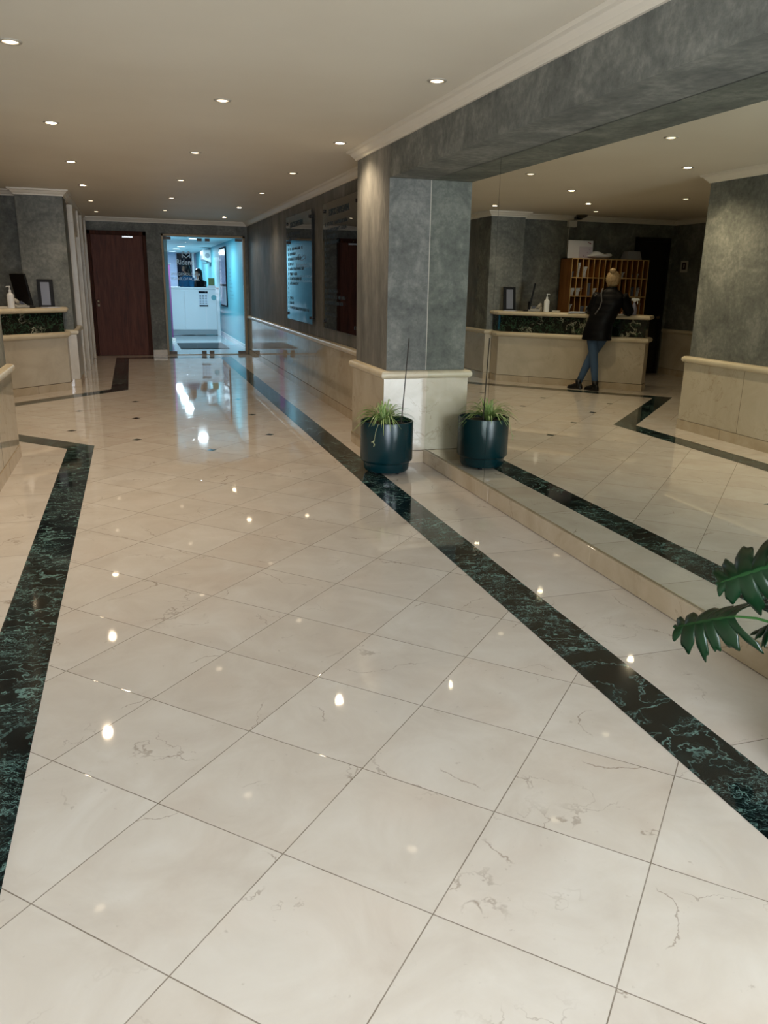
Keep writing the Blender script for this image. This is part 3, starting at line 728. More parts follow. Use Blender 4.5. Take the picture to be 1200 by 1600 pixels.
def letter(col, row, h, lean, mat='paper', n=1):
    """col counted from the +x side (left in the mirror)"""
    xr = CX1 - col * cwid - 0.012; z0 = rowz[row + 1] + 0.0065
    bm = bmesh.new()
    for i in range(n):
        bx = -0.012 - i * 0.020
        u_ = Vector((-lean, 0, 1)).normalized(); ht = min(h, 0.285)
        s_ = [Vector((bx, -0.10, 0)), Vector((bx, 0.10, 0))]
        K = 6; pr = None
        for k_ in range(K + 1):
            f = k_ / K; xx = bx - lean * 0.06 * f * f; zz = ht * f * (1 - 0.15 * lean * f) + 0.001
            yy = -0.165 + 0.02 * f
            cur = [bm.verts.new((xx, yy, zz)), bm.verts.new((xx, yy + 0.22, zz)), bm.verts.new((xx - .006, yy + 0.22, zz)), bm.verts.new((xx - .006, yy, zz))]
            if pr:
                for q in range(4): bm.faces.new((pr[q], pr[(q + 1) % 4], cur[(q + 1) % 4], cur[q]))
            else: bm.faces.new(cur[::-1])
            pr = cur
        bm.faces.new(pr)
    o = obj('letter_bundle' if n > 1 else 'letter', bm, M[mat]); o.location = (xr, CY0 + 0.175, z0); return o
lets = [(0, 0, .10, .3, 'paper_blue', 2, 'low blue-grey envelopes in the first top-row slot beside the frame side'), (1, 0, .27, .6, 'paper', 2, 'tall curled white envelopes in the second top-row slot'),
        (2, 0, .20, .7, 'paper', 3, 'wide white envelopes in the third top-row slot'), (9, 0, .12, .9, 'paper', 2, 'short leaning envelopes in the top row beside the customer head'),
        (11, 0, .07, .4, 'paper_blue', 1, 'low single letter, top row third slot from the spray bottle side'), (12, 0, .09, .5, 'paper', 1, 'low pale letter, top row second slot from the free side'), (13, 0, .13, .2, 'paper_blue', 1, 'upright grey letter in the last top-row slot'),
        (0, 1, .16, 1.2, 'paper', 3, 'bent white envelopes in the first middle-row slot'), (1, 1, .17, 1.4, 'paper', 3, 'bent white envelopes in the second middle-row slot'), (3, 1, .23, .3, 'paper_blue', 3, 'tall grey-blue bundle in the fourth middle-row slot'),
        (4, 1, .16, 1.1, 'paper', 2, 'leaning white letters by the customer shoulder, middle row'), (11, 1, .18, .5, 'paper_blue', 3, 'curled bundle above the spray bottle, middle row'), (12, 1, .18, .9, 'paper', 3, 'curled pale bundle nearer the free side, middle row'),
        (0, 2, .20, 1.0, 'paper', 1, 'single slanted letter in the first bottom-row slot above the desk'), (2, 2, .16, .8, 'paper_blue', 3, 'blue-grey magazines in the third lower-row slot'), (3, 2, .15, .5, 'paper', 2, 'papers in the fourth lower-row slot behind the customer arm'), (13, 2, .2, .2, 'paper', 1, 'upright letter low behind the spray bottle')]
for c_, r_, h, l_, m_, n_, lab in lets: T(letter(c_, r_, h, l_, m_, n_), label=lab, cat='letters', group='mail in the pigeonholes')
# on top of the cabinet
wb = empty('notice_board', (-2.565, 12.80, CT), label='square white board with a smaller sheet, upright on the pigeonhole cabinet', cat='board')
obj('panel', B(-0.245, 0.245, 0, 0.012, 0.002, 0.30), M['paper'], wb)
obj('pinned_sheet', B(-0.235, 0.02, -0.003, 0, 0.01, 0.20), plain('pale_lilac_sheet', srgb(196, 194, 214), .7), wb)
obj('printed_marks', boxes([(-0.20, -0.17, -0.004, 0, 0.245, 0.265), (-0.165, -0.14, -0.004, 0, 0.265, 0.28), (-0.08, -0.07, -0.005, -0.003, 0.03, 0.055), (-0.15, -0.14, -0.005, -0.003, 0.1, 0.11), (-0.19, -0.175, -0.005, -0.003, 0.15, 0.16)]), plain('dull_red_ink', srgb(120, 60, 90), .6), wb)
obj('prop_foot', B(-0.1, 0.1, 0.012, 0.08, 0.0, 0.01), M['paper'], wb)
bm = bmesh.new(); ball(bm, (0, 0, 0.055), 0.245, 0.15, 0.055, 28, 16)
for v in bm.verts:
    v.co.z = max(v.co.z, 0.0); v.co.z += 0.012 * math.sin(v.co.x * 19) * (v.co.z / 0.06)
o = obj('wrapped_parcel', bm, M['paper'], smooth='all', label='soft white wrapped parcel lying on the pigeonhole cabinet', cat='parcel'); o.location = (-2.95, 12.80, CT)
bm = bmesh.new()
for z, hx, hy in ((0, .157, .11), (0.145, .12, .085)): pass
vv = [bm.verts.new((sx * hx, sy * hy, z)) for z, hx, hy in ((0, .157, .11), (0.15, .122, .085)) for sx, sy in ((-1, -1), (1, -1), (1, 1), (-1, 1))]
for f in ((3, 2, 1, 0), (4, 5, 6, 7), (0, 1, 5, 4), (1, 2, 6, 5), (2, 3, 7, 6), (3, 0, 4, 7)): bm.faces.new([vv[i] for i in f])
o = obj('upturned_bin', bm, plain('grey_plastic', srgb(150, 152, 158), .5), bevel=0.012, label='grey tapered bin standing upside down on the pigeonhole cabinet', cat='bin'); o.location = (-3.61, 12.80, CT)
# junction box with cable and the smoke detector
jb = empty('junction_box', (-2.50, 13.08, 2.59), label='small pale junction box with a hanging cable high on the wall above the board', cat='junction box')
obj('box_body', B(-0.08, 0.08, -0.08, 0, 0, 0.11), M['offwhite'], jb, bevel=0.006)
obj('cable', tube(bmesh.new(), [(0.045, -0.03, 0.0), (0.048, -0.02, -0.12), (0.05, -0.012, -0.50)], 0.006, 8), M['offwhite'], jb, smooth=True)
sd = empty('smoke_detector', (-2.57, 12.85, ZC), label='round dark detector on the ceiling above the junction box', cat='smoke detector')
obj('detector_base', lathe(bmesh.new(), [(0.10, 0.0), (0.10, -0.02), (0.085, -0.03), (0.05, -0.05), (0.0, -0.055)], 28), plain('dull_bronze', srgb(92, 84, 66), .35, .6), sd, smooth=True)
obj('bracket', B(-0.012, 0.09, 0.0, 0.10, -0.075, -0.03), M['black_metal'], sd)
# framed sign near the recess corner
es = empty('wall_plate', (-4.68, 12.70, 1.87), label='small framed plate on the dark wall beyond the free end of the desk', cat='wall sign')
pl_ = obj('plate', B(0.0, 0.008, -0.10, 0.10, 0, 0.20), M['offwhite'], es)
obj('dark_panel', B(0.008, 0.010, -0.055, 0.055, 0.045, 0.165), plain('dark_red_panel', srgb(60, 26, 24), .5), pl_)
obj('pale_bar', B(0.010, 0.0115, -0.012, 0.012, 0.07, 0.14), M['offwhite'], pl_)

# ================================================================ PEOPLE
def skinned(name, verts, edges, mat, parent, root=0, sub=2):
    me = bpy.data.meshes.new(name); me.from_pydata([v[0] for v in verts], edges, [])
    o = bpy.data.objects.new(name + '_tmp', me); COL.objects.link(o)
    md = o.modifiers.new('s', 'SKIN'); md.use_smooth_shade = True
    if not me.skin_vertices: me.skin_vertices.new(name='')
    for i, v in enumerate(verts):
        r = v[1]; me.skin_vertices[0].data[i].radius = (r, r) if not isinstance(r, tuple) else r
        me.skin_vertices[0].data[i].use_root = (i == root)
    s2 = o.modifiers.new('u', 'SUBSURF'); s2.levels = sub; s2.render_levels = sub
    dg = bpy.context.evaluated_depsgraph_get(); dg.update()
    m2 = bpy.data.meshes.new_from_object(o.evaluated_get(dg)); bpy.data.objects.remove(o)
    m2.materials.clear(); m2.materials.append(mat); m2.name = name
    for p in m2.polygons: p.use_smooth = True
    r = bpy.data.objects.new(name, m2); COL.objects.link(r); r.parent = parent; return r
def body(parent, P, scale=1.0, mat=None, head_dir=(0, 1, 0)):
    """P: dict of joints -> positions; returns continuous skin body with head and five-fingered hands"""
    V, E = [], []; idx = {}
    def add(n, p, r, par=None):
        idx[n] = len(V); V.append((tuple(p), r)); 
        if par: E.append((idx[par], idx[n]))
    P = {k: Vector(v) for k, v in P.items()}
    add('pelvis', P['pelvis'], .105); add('waist', P['pelvis'].lerp(P['chest'], .5), .095, 'pelvis'); add('chest', P['chest'], .115, 'waist')
    add('neck0', P['neck'] , .055, 'chest'); hd = P['head']; add('neck1', P['neck'].lerp(hd, .45), .048, 'neck0')
    add('skull', hd + Vector((0, 0, -.01)), (.078, .09), 'neck1'); add('crown', hd + Vector((0, 0, .075)), .062, 'skull')
    f = Vector(head_dir).normalized(); add('chin', hd + f * .045 + Vector((0, 0, -.085)), .036, 'skull')
    add('nose', hd + f * .102 + Vector((0, 0, -.02)), .011, 'skull')
    sd = f.cross(Vector((0, 0, 1)))
    add('earL', hd - sd * .088 + Vector((0, 0, -.01)), .012, 'skull'); add('earR', hd + sd * .088 + Vector((0, 0, -.01)), .012, 'skull')
    for s in 'LR':
        sh, el, wr, ha = (P[k + s] for k in ('sh', 'el', 'wr', 'ha'))
        add('sh' + s, sh, .055, 'chest'); add('ua' + s, sh.lerp(el, .5), .044, 'sh' + s); add('el' + s, el, .036, 'ua' + s); add('wr' + s, wr, .024, 'el' + s)
        d_ = (ha - wr).normalized(); side = d_.cross(Vector((0, 0, 1))).normalized(); pl = wr + d_ * .06
        add('palm' + s, pl, (.034, .017), 'wr' + s)
        for j, (o_, ln) in enumerate(((-.027, .055), (-.009, .066), (.010, .062), (.027, .048))):
            b0 = pl + d_ * .032 + side * o_; add('f%s%d0' % (s, j), b0, .009, 'palm' + s)
            add('f%s%d1' % (s, j), b0 + d_ * ln * .6 + side * o_ * .2, .008, 'f%s%d0' % (s, j))
            add('f%s%d2' % (s, j), b0 + d_ * ln + side * o_ * .25 - Vector((0, 0, .016)), .007, 'f%s%d1' % (s, j))
        sg = 1 if s == 'L' else -1
        add('t%s0' % s, wr + d_ * .035 + side * .032 * sg, .010, 'palm' + s); add('t%s1' % s, wr + d_ * .075 + side * .052 * sg, .008, 't%s0' % s)
        hp, kn, an, to = (P[k + s] for k in ('hp', 'kn', 'an', 'to'))
        add('hp' + s, hp, .085, 'pelvis'); add('th' + s, hp.lerp(kn, .5), .068, 'hp' + s); add('kn' + s, kn, .050, 'th' + s)
        add('ca' + s, kn.lerp(an, .35), .048, 'kn' + s); add('an' + s, an, .033, 'ca' + s); add('to' + s, to, .034, 'an' + s)
    return skinned('body', V, E, M['skin'], parent)
def face(parent, hd, f):
    hd = Vector(hd); f = Vector(f).normalized(); sd = f.cross(Vector((0, 0, 1)))
    bm = bmesh.new()
    for s in (-1, 1): ball(bm, hd + f * .083 + sd * .032 * s + Vector((0, 0, .005)), .011, .011, .008, 10, 8)
    obj('eyes', bm, M['darkhair'], parent, smooth='all')
    bm = bmesh.new(); ball(bm, hd + f * .082 + Vector((0, 0, -.062)), .024, .012, .007, 12, 8)
    obj('lips', bm, plain('lips', srgb(160, 84, 80), .5), parent, smooth='all')

# standing customer, back to the mirror
pp = empty('person', (-1.90, 11.00, 0), math.radians(45), label='person with blond bun, black jacket and jeans leaning on the reception desk with legs crossed', cat='person')
J = dict(pelvis=(-.02, .08, .96), chest=(-.13, .10, 1.33), neck=(-.15, .12, 1.53), head=(-.15, .17, 1.70),
         shL=(.04, .13, 1.46), elL=(.16, .24, 1.25), wrL=(.25, .44, 1.215), haL=(.27, .52, 1.205),
         shR=(-.32, .13, 1.46), elR=(-.43, .22, 1.23), wrR=(-.34, .44, 1.215), haR=(-.30, .52, 1.205),
         hpL=(.07, .06, .90), knL=(.01, .05, .50), anL=(-.06, -.01, .10), toL=(.03, .10, .045),
         hpR=(-.11, .09, .90), knR=(.09, .15, .50), anR=(.22, .05, .10), toR=(.33, .12, .045))
body(pp, J, head_dir=(0.1, 1, -.25)); face(pp, J['head'], (0.1, 1, -.25))
def leg_tube(bm, a, b, c):
    a, b, c = Vector(a), Vector(b), Vector(c)
    tube(bm, [a, a.lerp(b, .35), a.lerp(b, .7), b, b.lerp(c, .3), b.lerp(c, .65), c + Vector((0, 0, -.005))], [.102, .092, .076, .064, .062, .052, .046], 18)
bm = bmesh.new(); leg_tube(bm, J['hpL'], J['knL'], J['anL']); leg_tube(bm, J['hpR'], J['knR'], J['anR'])
loft(bm, [(-.02, .08, .86, .17, .12), (-.02, .08, .95, .17, .13), (-.03, .08, 1.02, .15, .12)])
obj('jeans', bm, M['denim'], pp, smooth='all')
bm = bmesh.new()
rr = [(.0, .07, .785, .215, .155), (.0, .07, .80, .225, .165), (.0, .07, .90, .215, .165), (-.02, .07, 1.02, .20, .155), (-.06, .08, 1.14, .205, .15), (-.10, .09, 1.26, .215, .145), (-.13, .10, 1.38, .225, .14), (-.14, .11, 1.46, .215, .125), (-.15, .115, 1.52, .15, .10), (-.15, .12, 1.56, .085, .08), (-.15, .125, 1.60, .075, .075)]
fine = []
for (a, b) in zip(rr, rr[1:]):
    for k_ in range(6):
        f = k_ / 6; fine.append(tuple(a[i] + (b[i] - a[i]) * f for i in range(5)))
fine = [(x, y, z, rx + .006 * abs(math.sin(z * 34)), ry + .006 * abs(math.sin(z * 34))) for x, y, z, rx, ry in fine]
loft(bm, fine, 32, 2.3)
def sleeve(bm, sh, el, wr):
    sh, el, wr = Vector(sh), Vector(el), Vector(wr); pts, rd = [], []
    for k_ in range(25):
        t_ = k_ / 24
        p = sh.lerp(el, t_ * 2) if t_ < .5 else el.lerp(wr, (t_ - .5) * 2)
        pts.append(p); rd.append((.086 - .034 * t_) * (1 + .08 * abs(math.sin(k_ * 1.25))))
    tube(bm, pts, rd, 18)
sleeve(bm, J['shL'], J['elL'], J['wrL']); sleeve(bm, J['shR'], J['elR'], J['wrR'])
obj('jacket', bm, M['jacket'], pp, smooth='all')
bm = bmesh.new(); tube(bm, [(-.04, .02, 1.57), (-.035, -.045, 1.50), (-.06, -.065, 1.38), (-.04, -.085, 1.28), (0.02, -.10, 1.18)], [.010] * 5, 8, .5)
obj('bag_strap', bm, M['strap'], pp, smooth='all')
def shoe(name, a, t_, parent, mat):
    a, t_ = Vector(a), Vector(t_); d_ = (t_ - a); d_.z = 0; d_.normalize(); s = Vector((-d_.y, d_.x, 0)); bm = bmesh.new(); rs = []
    for f, wv, h in ((-.065, .026, .07), (-.05, .036, .10), (0, .040, .13), (.05, .043, .095), (.11, .050, .07), (.165, .045, .055), (.195, .022, .035)):
        c_ = Vector((a.x, a.y, 0)) + d_ * f; ring = []
        for q in range(14):
            th = math.pi * q / 13; ring.append(bm.verts.new(c_ + s * wv * math.cos(th) + Vector((0, 0, 0.003 + h * max(0.0, math.sin(th)) ** .8))))
        rs.append(ring)
    for r1, r2 in zip(rs, rs[1:]):
        for q in range(14): bm.faces.new((r1[q], r1[(q + 1) % 14], r2[(q + 1) % 14], r2[q]))
    bm.faces.new(rs[0][::-1]); bm.faces.new(rs[-1]); tube(bm, [(a.x, a.y, .04), (a.x, a.y, .10), (a.x, a.y, .155)], [.046, .050, .052], 16); return obj(name, bm, mat, parent, smooth='all')
shoe('shoe', J['anL'], (.06, .05, 0), pp, M['leather']); shoe('shoe', J['anR'], (.36, .10, 0), pp, M['leather'])
bm = bmesh.new(); hx, hy, hz = J['head']
ball(bm, (hx, hy - .022, hz + .012), .105, .112, .125, 28, 18)
ball(bm, (hx, hy - .03, hz - .045), .088, .080, .075, 24, 14)
for v in bm.verts:
    an = math.atan2(v.co.x - hx, v.co.z - hz - .1); v.co += (v.co - Vector((hx, hy, hz))).normalized() * .004 * math.sin(an * 16)
    if v.co.y > hy + .055 and v.co.z < hz + .06: v.co.y = hy + .055
ball(bm, (hx, hy - .085, hz + .125), .050, .046, .044, 18, 12)
bmesh.ops.create_cone
tube(bm, [(hx + .03 * math.cos(a), hy - .07 + .0 * a, hz + .125 + .03 * math.sin(a)) for a in [2 * math.pi * q / 16 for q in range(17)]], .014, 8)
obj('hair', bm, M['blond'], pp, smooth='all')

def worker(name_lab, loc, rz, hscale, top, headdir, hair_long):
    t = empty('person', loc, rz, label=name_lab, cat='person')
    J = dict(pelvis=(0, 0, .98), chest=(0, .0, 1.36), neck=(0, .01, 1.56), head=(0, .05, 1.72),
             shL=(.17, .0, 1.48), elL=(.23, .06, 1.20), wrL=(.12, .26, 1.16), haL=(.08, .34, 1.16), shR=(-.17, .0, 1.48), elR=(-.23, .06, 1.20), wrR=(-.12, .26, 1.16), haR=(-.08, .34, 1.16),
             hpL=(.09, 0, .92), knL=(.10, .02, .5), anL=(.10, 0, .1), toL=(.11, .11, .04), hpR=(-.09, 0, .92), knR=(-.10, .02, .5), anR=(-.10, 0, .1), toR=(-.11, .11, .04))
    body(t, J, head_dir=headdir); face(t, J['head'], headdir)
    bm = bmesh.new(); loft(bm, [(0, 0, .92, .17, .12), (0, 0, 1.05, .16, .12), (0, 0, 1.2, .17, .13), (0, 0, 1.38, .20, .13), (0, 0, 1.48, .19, .11), (0, .01, 1.55, .08, .07)], 28, 2.3)
    sleeve(bm, J['shL'], J['elL'], J['wrL']); sleeve(bm, J['shR'], J['elR'], J['wrR'])
    obj('top', bm, M[top], t, smooth='all')
    bm = bmesh.new(); leg_tube(bm, J['hpL'], J['knL'], J['anL']); leg_tube(bm, J['hpR'], J['knR'], J['anR']); obj('trousers', bm, M['jacket'], t, smooth='all')
    shoe('shoe', J['anL'], (.10, .2, 0), t, M['leather']); shoe('shoe', J['anR'], (-.10, .2, 0), t, M['leather'])
    f = Vector(headdir); f.z = 0; f.normalize(); h = Vector(J['head'])
    bm = bmesh.new(); c_ = h - f * .025 + Vector((0, 0, .02)); ball(bm, c_, .108, .112, .120, 24, 16)
    for v in bm.verts:
        dd = (v.co - h).dot(f)
        if dd > .045 and v.co.z < h.z + .055: v.co -= f * (dd - .045)
    c2 = h - f * .06; loft(bm, [(c2.x, c2.y, h.z - .30, .10, .05), (c2.x, c2.y, h.z - .2, .12, .06), (c2.x, c2.y, h.z - .08, .105, .07), (c2.x, c2.y, h.z + .02, .10, .08)])
    obj('hair', bm, M['darkhair'], t, smooth='all'); t.scale = (hscale,) * 3; return t
worker('person with long dark hair and blue top behind the white clinic counter, face turned left', (1.64, 25.15, 0), math.radians(125), 1.10, 'blue_top', (0.25, 1, -.1), True)
worker('person with dark hair and black clothes, lower one behind the white clinic counter', (2.06, 25.95, 0), math.radians(130), 1.03, 'jacket', (0.1, 1, -.3), True)

# ================================================================ CLINIC BEYOND THE GLASS DOOR
K = dict(kind='structure')
obj('floor_clinic', B(-2.2, 2.75, 18.1, 34, -0.02, 0.0), M['clinic_floor'], **K)
obj('ceiling_clinic', B(-2.2, 2.75, 18.1, 34, 2.60, 2.7), M['clinic_ceil'], **K)
obj('wall_clinic_right', B(2.60, 2.75, 18.1, 34, 0, 2.6), M['cyan'], **K)
obj('baseboard_clinic_right', B(2.575, 2.60, 18.1, 27, 0, 0.07), M['clinic_white'], **K)
obj('wall_clinic_reflector', B(0.70, 0.80, 18.14, 24.0, 0, 2.6), M['aqua_wall'], **K)  # partition added so the sign glass has a bright aqua face to reflect
obj('wall_clinic_far_left', B(-2.35, -2.2, 18.1, 34, 0, 2.6), M['clinic_wall'], **K)
obj('wall_clinic_back', B(-2.2, 2.75, 34, 34.1, 0, 2.6), M['clinic_wall'], **K)
obj('wall_clinic_front', boxes([(-2.2, 0.66, 18.1, 18.14, 0, 2.6), (2.42, 2.6, 18.1, 18.14, 0, 2.6)]), M['clinic_wall'], **K)
obj('trim_partition_1', B(2.44, 2.52, 33.9, 34.0, 0, 2.6), M['clinic_white'], **K)
lp = empty('logo_panel', (2.13, 33.94, 1.0), label='dark navy panel on the clinic back wall behind the staff', cat='wall panel')
obj('board', B(-0.28, 0.28, 0, 0.03, 0, 1.56), M['navy'], lp)
ban = empty('magenta_banner', (0.99, 22.2, 0), label='tall magenta banner at the left inside the clinic door', cat='banner')
obj('banner_sheet', B(-0.10, 0.03, 0, 0.01, 0.08, 1.95), M['pink'], ban); obj('banner_foot', B(-0.15, 0.08, -0.1, 0.1, 0, 0.08), M['steel'], ban); obj('top_rail', B(-0.125, 0.055, -0.01, 0.02, 1.95, 1.975), M['steel'], ban)
ct = empty('clinic_counter', (1.7, 24.2, 0), label='white panelled reception counter inside the clinic beyond the glass doors', cat='counter')
obj('counter_body', B(-1.1, 0.75, 0.02, 0.55, 0.02, 1.32), M['clinic_white'], ct)
obj('left_panel', B(-1.1, -0.245, -0.005, 0.02, 0.17, 1.265), M['clinic_white'], ct, bevel=0.004)
obj('right_panel', B(-0.225, 0.68, -0.005, 0.02, 0.17, 1.265), M['clinic_white'], ct, bevel=0.004)
obj('kick_plate', B(-1.1, 0.68, -0.0, 0.02, 0.03, 0.155), M['clinic_grey'], ct)
obj('end_post', B(0.69, 0.77, -0.02, 0.56, 0.0, 1.36), M['clinic_white'], ct)
obj('counter_top', B(-1.12, 0.77, -0.02, 0.56, 1.32, 1.37), M['clinic_white'], ct, bevel=0.006)
cn = empty('counter_notice', (2.01, 24.185, 0.84), label='white printed notice with dark header taped to the clinic counter', cat='notice')
obj('sheet', B(-0.13, 0.13, 0, 0.003, 0, 0.42), M['paper'], cn)
bm = boxes([(-0.13, 0.13, -0.002, 0, 0.36, 0.42), (-0.12, 0.13, -0.002, 0, -0.01, 0.03)])
for i in range(6):
    for j in range(3): box(bm, -0.11 + j * 0.08, -0.11 + j * 0.08 + 0.05, -0.002, 0, 0.07 + i * 0.045, 0.085 + i * 0.045)
obj('printing', bm, M['navy'], cn)
st = obj('round_sticker', lathe(bmesh.new(), [(0.075, 0), (0.075, 0.002), (0.055, 0.002), (0.055, 0.0025), (0.0, 0.0025)], 28, (0, 0, 0), (0, -1, 0)), plain('aqua_sticker', srgb(110, 170, 180), .5), label='round pale blue sticker on the clinic counter right of the notice', cat='sticker'); st.location = (2.31, 24.19, 1.08)
dk = empty('desk_calendar', (2.28, 24.4, 1.37), label='small green and yellow stand on the clinic counter top', cat='display stand')
obj('card', B(-0.09, 0.09, 0, 0.01, 0.05, 0.26), plain('olive_print', srgb(110, 130, 80), .6), dk); obj('base', B(-0.12, 0.12, -0.04, 0.05, 0, 0.05), M['clinic_white'], dk)
dm = obj('doormat', B(-0.58, 0.55, -0.9, 0.9, 0, 0.012), M['mat'], bevel=0.004, label='dark grey doormat on the clinic floor just inside the glass doors', cat='doormat'); dm.location = (1.63, 20.35, 0)
ac = empty('wall_air_conditioner', (2.60, 28.0, 2.12), label='white box-shaped air unit high on the aqua clinic wall', cat='air conditioner')
bm = B(-0.27, 0, -0.45, 0.45, 0, 0.40)
for v in bm.verts:
    if v.co.z < .1 and v.co.x < -.1: v.co.z += 0.10
ach = obj('housing', bm, M['clinic_white'], ac, bevel=0.02); obj('outlet_slot', B(-0.20, -0.05, -0.40, 0.40, -0.012, 0.0), M['black'], ach); obj('grey_disc', lathe(bmesh.new(), [(0.08, 0), (0.08, 0.006), (0, 0.007)], 24, (-0.12, -0.45, 0.22), (0, -1, 0)), M['clinic_grey'], ach)
po = empty('tall_poster', (2.598, 24.0, 0.85), label='tall narrow framed poster in violet greys on the aqua clinic wall', cat='poster')
obj('frame', B(-0.03, 0, -0.82, 0.80, 0, 1.63), M['navy'], po)
k = NT('violet_grey_print', 0.15); c = k.coord(); k.base(k.ramp(k.noise(k.scale(c, 1, 1.5, 3.0), 5, 6, .7), [(0.3, srgb(70, 62, 96)), (0.5, srgb(128, 124, 156)), (0.65, srgb(210, 208, 224))]))
obj('upper_print', B(-0.034, -0.03, -0.74, 0.74, 0.62, 1.58), k.m, po); obj('lower_print', B(-0.034, -0.03, -0.74, 0.74, 0.04, 0.56), plain('pale_grey_print', srgb(176, 180, 190), .2), po)
bm = bmesh.new(); rnd = random.Random(4)
for i in range(9):
    z = 1.85 - i * 0.095; n_ = 2 + (i > 3) + (i > 6)
    for j in range(n_):
        y = 22.6 - j * 0.24; box(bm, 2.5985, 2.5995, y - 0.12, y, z, z + 0.012); box(bm, 2.5985, 2.5995, y - 0.02, y, z, z + 0.045); 
        if rnd.random() < .6: box(bm, 2.5985, 2.5995, y - 0.12, y - 0.10, z, z + 0.045)
obj('wall_lettering', bm, plain('teal_lettering', srgb(40, 110, 130), .4), label='column of small teal lettering on the aqua clinic wall', cat='wall lettering')
for i, (x, y, lab) in enumerate(((1.62, 21.6, 'nearest round ceiling lamp in the clinic, at the top of the glass door'), (1.62, 26.9, 'second round ceiling lamp in the clinic, left of the emblem'), (1.60, 29.4, 'third round ceiling lamp in the clinic, smaller and lower left'), (1.59, 32.0, 'fourth round ceiling lamp in the clinic, farthest back'), (0.0, 22.5, 'round ceiling lamp in the clinic hidden left of the doorway'), (2.2, 19.6, 'round clinic ceiling lamp just inside the doors'))):
    if i > 3: continue
    t = empty('clinic_ceiling_lamp', (x, y, 2.6), label=lab, cat='ceiling light', group='round clinic ceiling lamps')
    obj('rim', lathe(bmesh.new(), [(0.135, 0), (0.14, -0.02), (0.125, -0.025), (0.125, 0)], 32), M['clinic_white'], t, smooth=True)
    obj('diffuser', lathe(bmesh.new(), [(0.124, -0.002), (0.124, -0.024), (0.0, -0.026)], 32), M['led'], t, smooth=True)
    l = bpy.data.lights.new('clinic_lamp', 'AREA'); l.shape = 'DISK'; l.size = 0.25; l.energy = 56; l.color = (0.76, 0.90, 1.0)
    lo = bpy.data.objects.new('lamp', l); COL.objects.link(lo); lo.parent = t; lo.location = (0, 0, -0.035)

# ================================================================ POTTED SPIDER PLANT
sp_ = empty('potted_spider_plant', (2.045, 6.425, 0), label='variegated spider plant in a glossy dark teal pot at the foot of the pillar', cat='potted plant')
pot_prof = [(0.0, 0.018), (0.16, 0.018), (0.185, 0.022), (0.196, 0.04), (0.200, 0.085), (0.202, 0.098), (0.222, 0.112), (0.228, 0.125), (0.228, 0.447), (0.226, 0.455), (0.216, 0.457), (0.212, 0.448), (0.210, 0.40), (0.0, 0.40)]
pot_ = obj('pot', lathe(bmesh.new(), pot_prof, 64), M['pot'], sp_, smooth=True)
bm = bmesh.new()
for a in range(4):
    an = a * math.pi / 2 + .5; lathe(bm, [(0.018, 0), (0.018, 0.03)], 14, (0.13 * math.cos(an), 0.13 * math.sin(an), 0))
obj('pot_feet', bm, M['black'], pot_)
bm = bmesh.new(); lathe(bm, [(0.209, 0.400), (0.209, 0.415), (0.12, 0.425), (0.0, 0.43)], 40)
obj('soil', bm, M['soil'], sp_, smooth=True)
def blade(bm, base, az, L, rise, droop, wd, uvl, n=12):
    d_ = Vector((math.cos(az), math.sin(az), 0)); s = Vector((-d_.y, d_.x, 0)); prev = None
    for i in range(n + 1):
        t = i / n; p = Vector(base) + d_ * L * (t ** 1.15) + Vector((0, 0, rise * math.sin(min(1, t * 1.1) * math.pi * .62) - droop * t ** 2.6))
        wv = wd * (0.55 + .9 * t if t < .35 else 1 - .97 * ((t - .35) / .65) ** 1.6) * .5 + .0004
        a, m, b = bm.verts.new(p - s * wv + Vector((0, 0, wv * .5))), bm.verts.new(p), bm.verts.new(p + s * wv + Vector((0, 0, wv * .5)))
        if prev:
            for q, (v4, us) in enumerate((((prev[0], prev[1], m, a), (0, .5, .5, 0)), ((prev[1], prev[2], b, m), (.5, 1, 1, .5)))):
                f = bm.faces.new(v4)
                for lp_, u_ in zip(f.loops, us): lp_[uvl].uv = (u_, t)
        prev = (a, m, b)
bm = bmesh.new(); uvl = bm.loops.layers.uv.new('UVMap'); rnd = random.Random(11)
CB = (-0.035, -0.02, 0.415)
for i in range(84):
    az = rnd.uniform(0, 2 * math.pi); k_ = rnd.random()
    L = .08 + .25 * k_ + .03 * rnd.random()
    blade(bm, (CB[0] + rnd.uniform(-.03, .03), CB[1] + rnd.uniform(-.03, .03), CB[2]), az, L, rnd.uniform(.09, .18) * (1.25 - .5 * k_), rnd.uniform(.02, .12) * (k_ + .3), rnd.uniform(.009, .014), uvl)
for az, L, ri, dr in ((3.35, .30, .10, .13), (3.0, .27, .14, .10), (3.3, .26, .16, .04), (-.1, .31, .12, .16), (.1, .29, .16, .05), (-.3, .30, .11, .12), (-1.5, .20, .03, .20), (-1.2, .22, .10, .14), (.35, .22, .17, .0), (1.6, .1, .2, .0)):
    blade(bm, CB, az, L, ri, dr, .014, uvl, 16)
obj('foliage', bm, M['spider'], sp_, smooth='all', fix=False)
obj('stake', tube(bmesh.new(), [(0.075, -0.15, 0.40), (0.088, -0.20, 0.80), (0.098, -0.245, 1.165)], 0.0045, 8), M['stick'], sp_)
bm = bmesh.new(); tube(bm, [(-.10, -.17, .44), (-.14, -.205, .46), (-.165, -.215, .40), (-.178, -.218, .33)], .0018, 6)
tube(bm, [(-.178, -.218, .33), (-.19, -.225, .315), (-.18, -.23, .29), (-.186, -.225, .275)], .004, 6); tube(bm, [(-.205, -.222, .312), (-.18, -.224, .318)], .0035, 6)
obj('runner', bm, plain('pale_runner', srgb(170, 176, 130), .6), sp_)

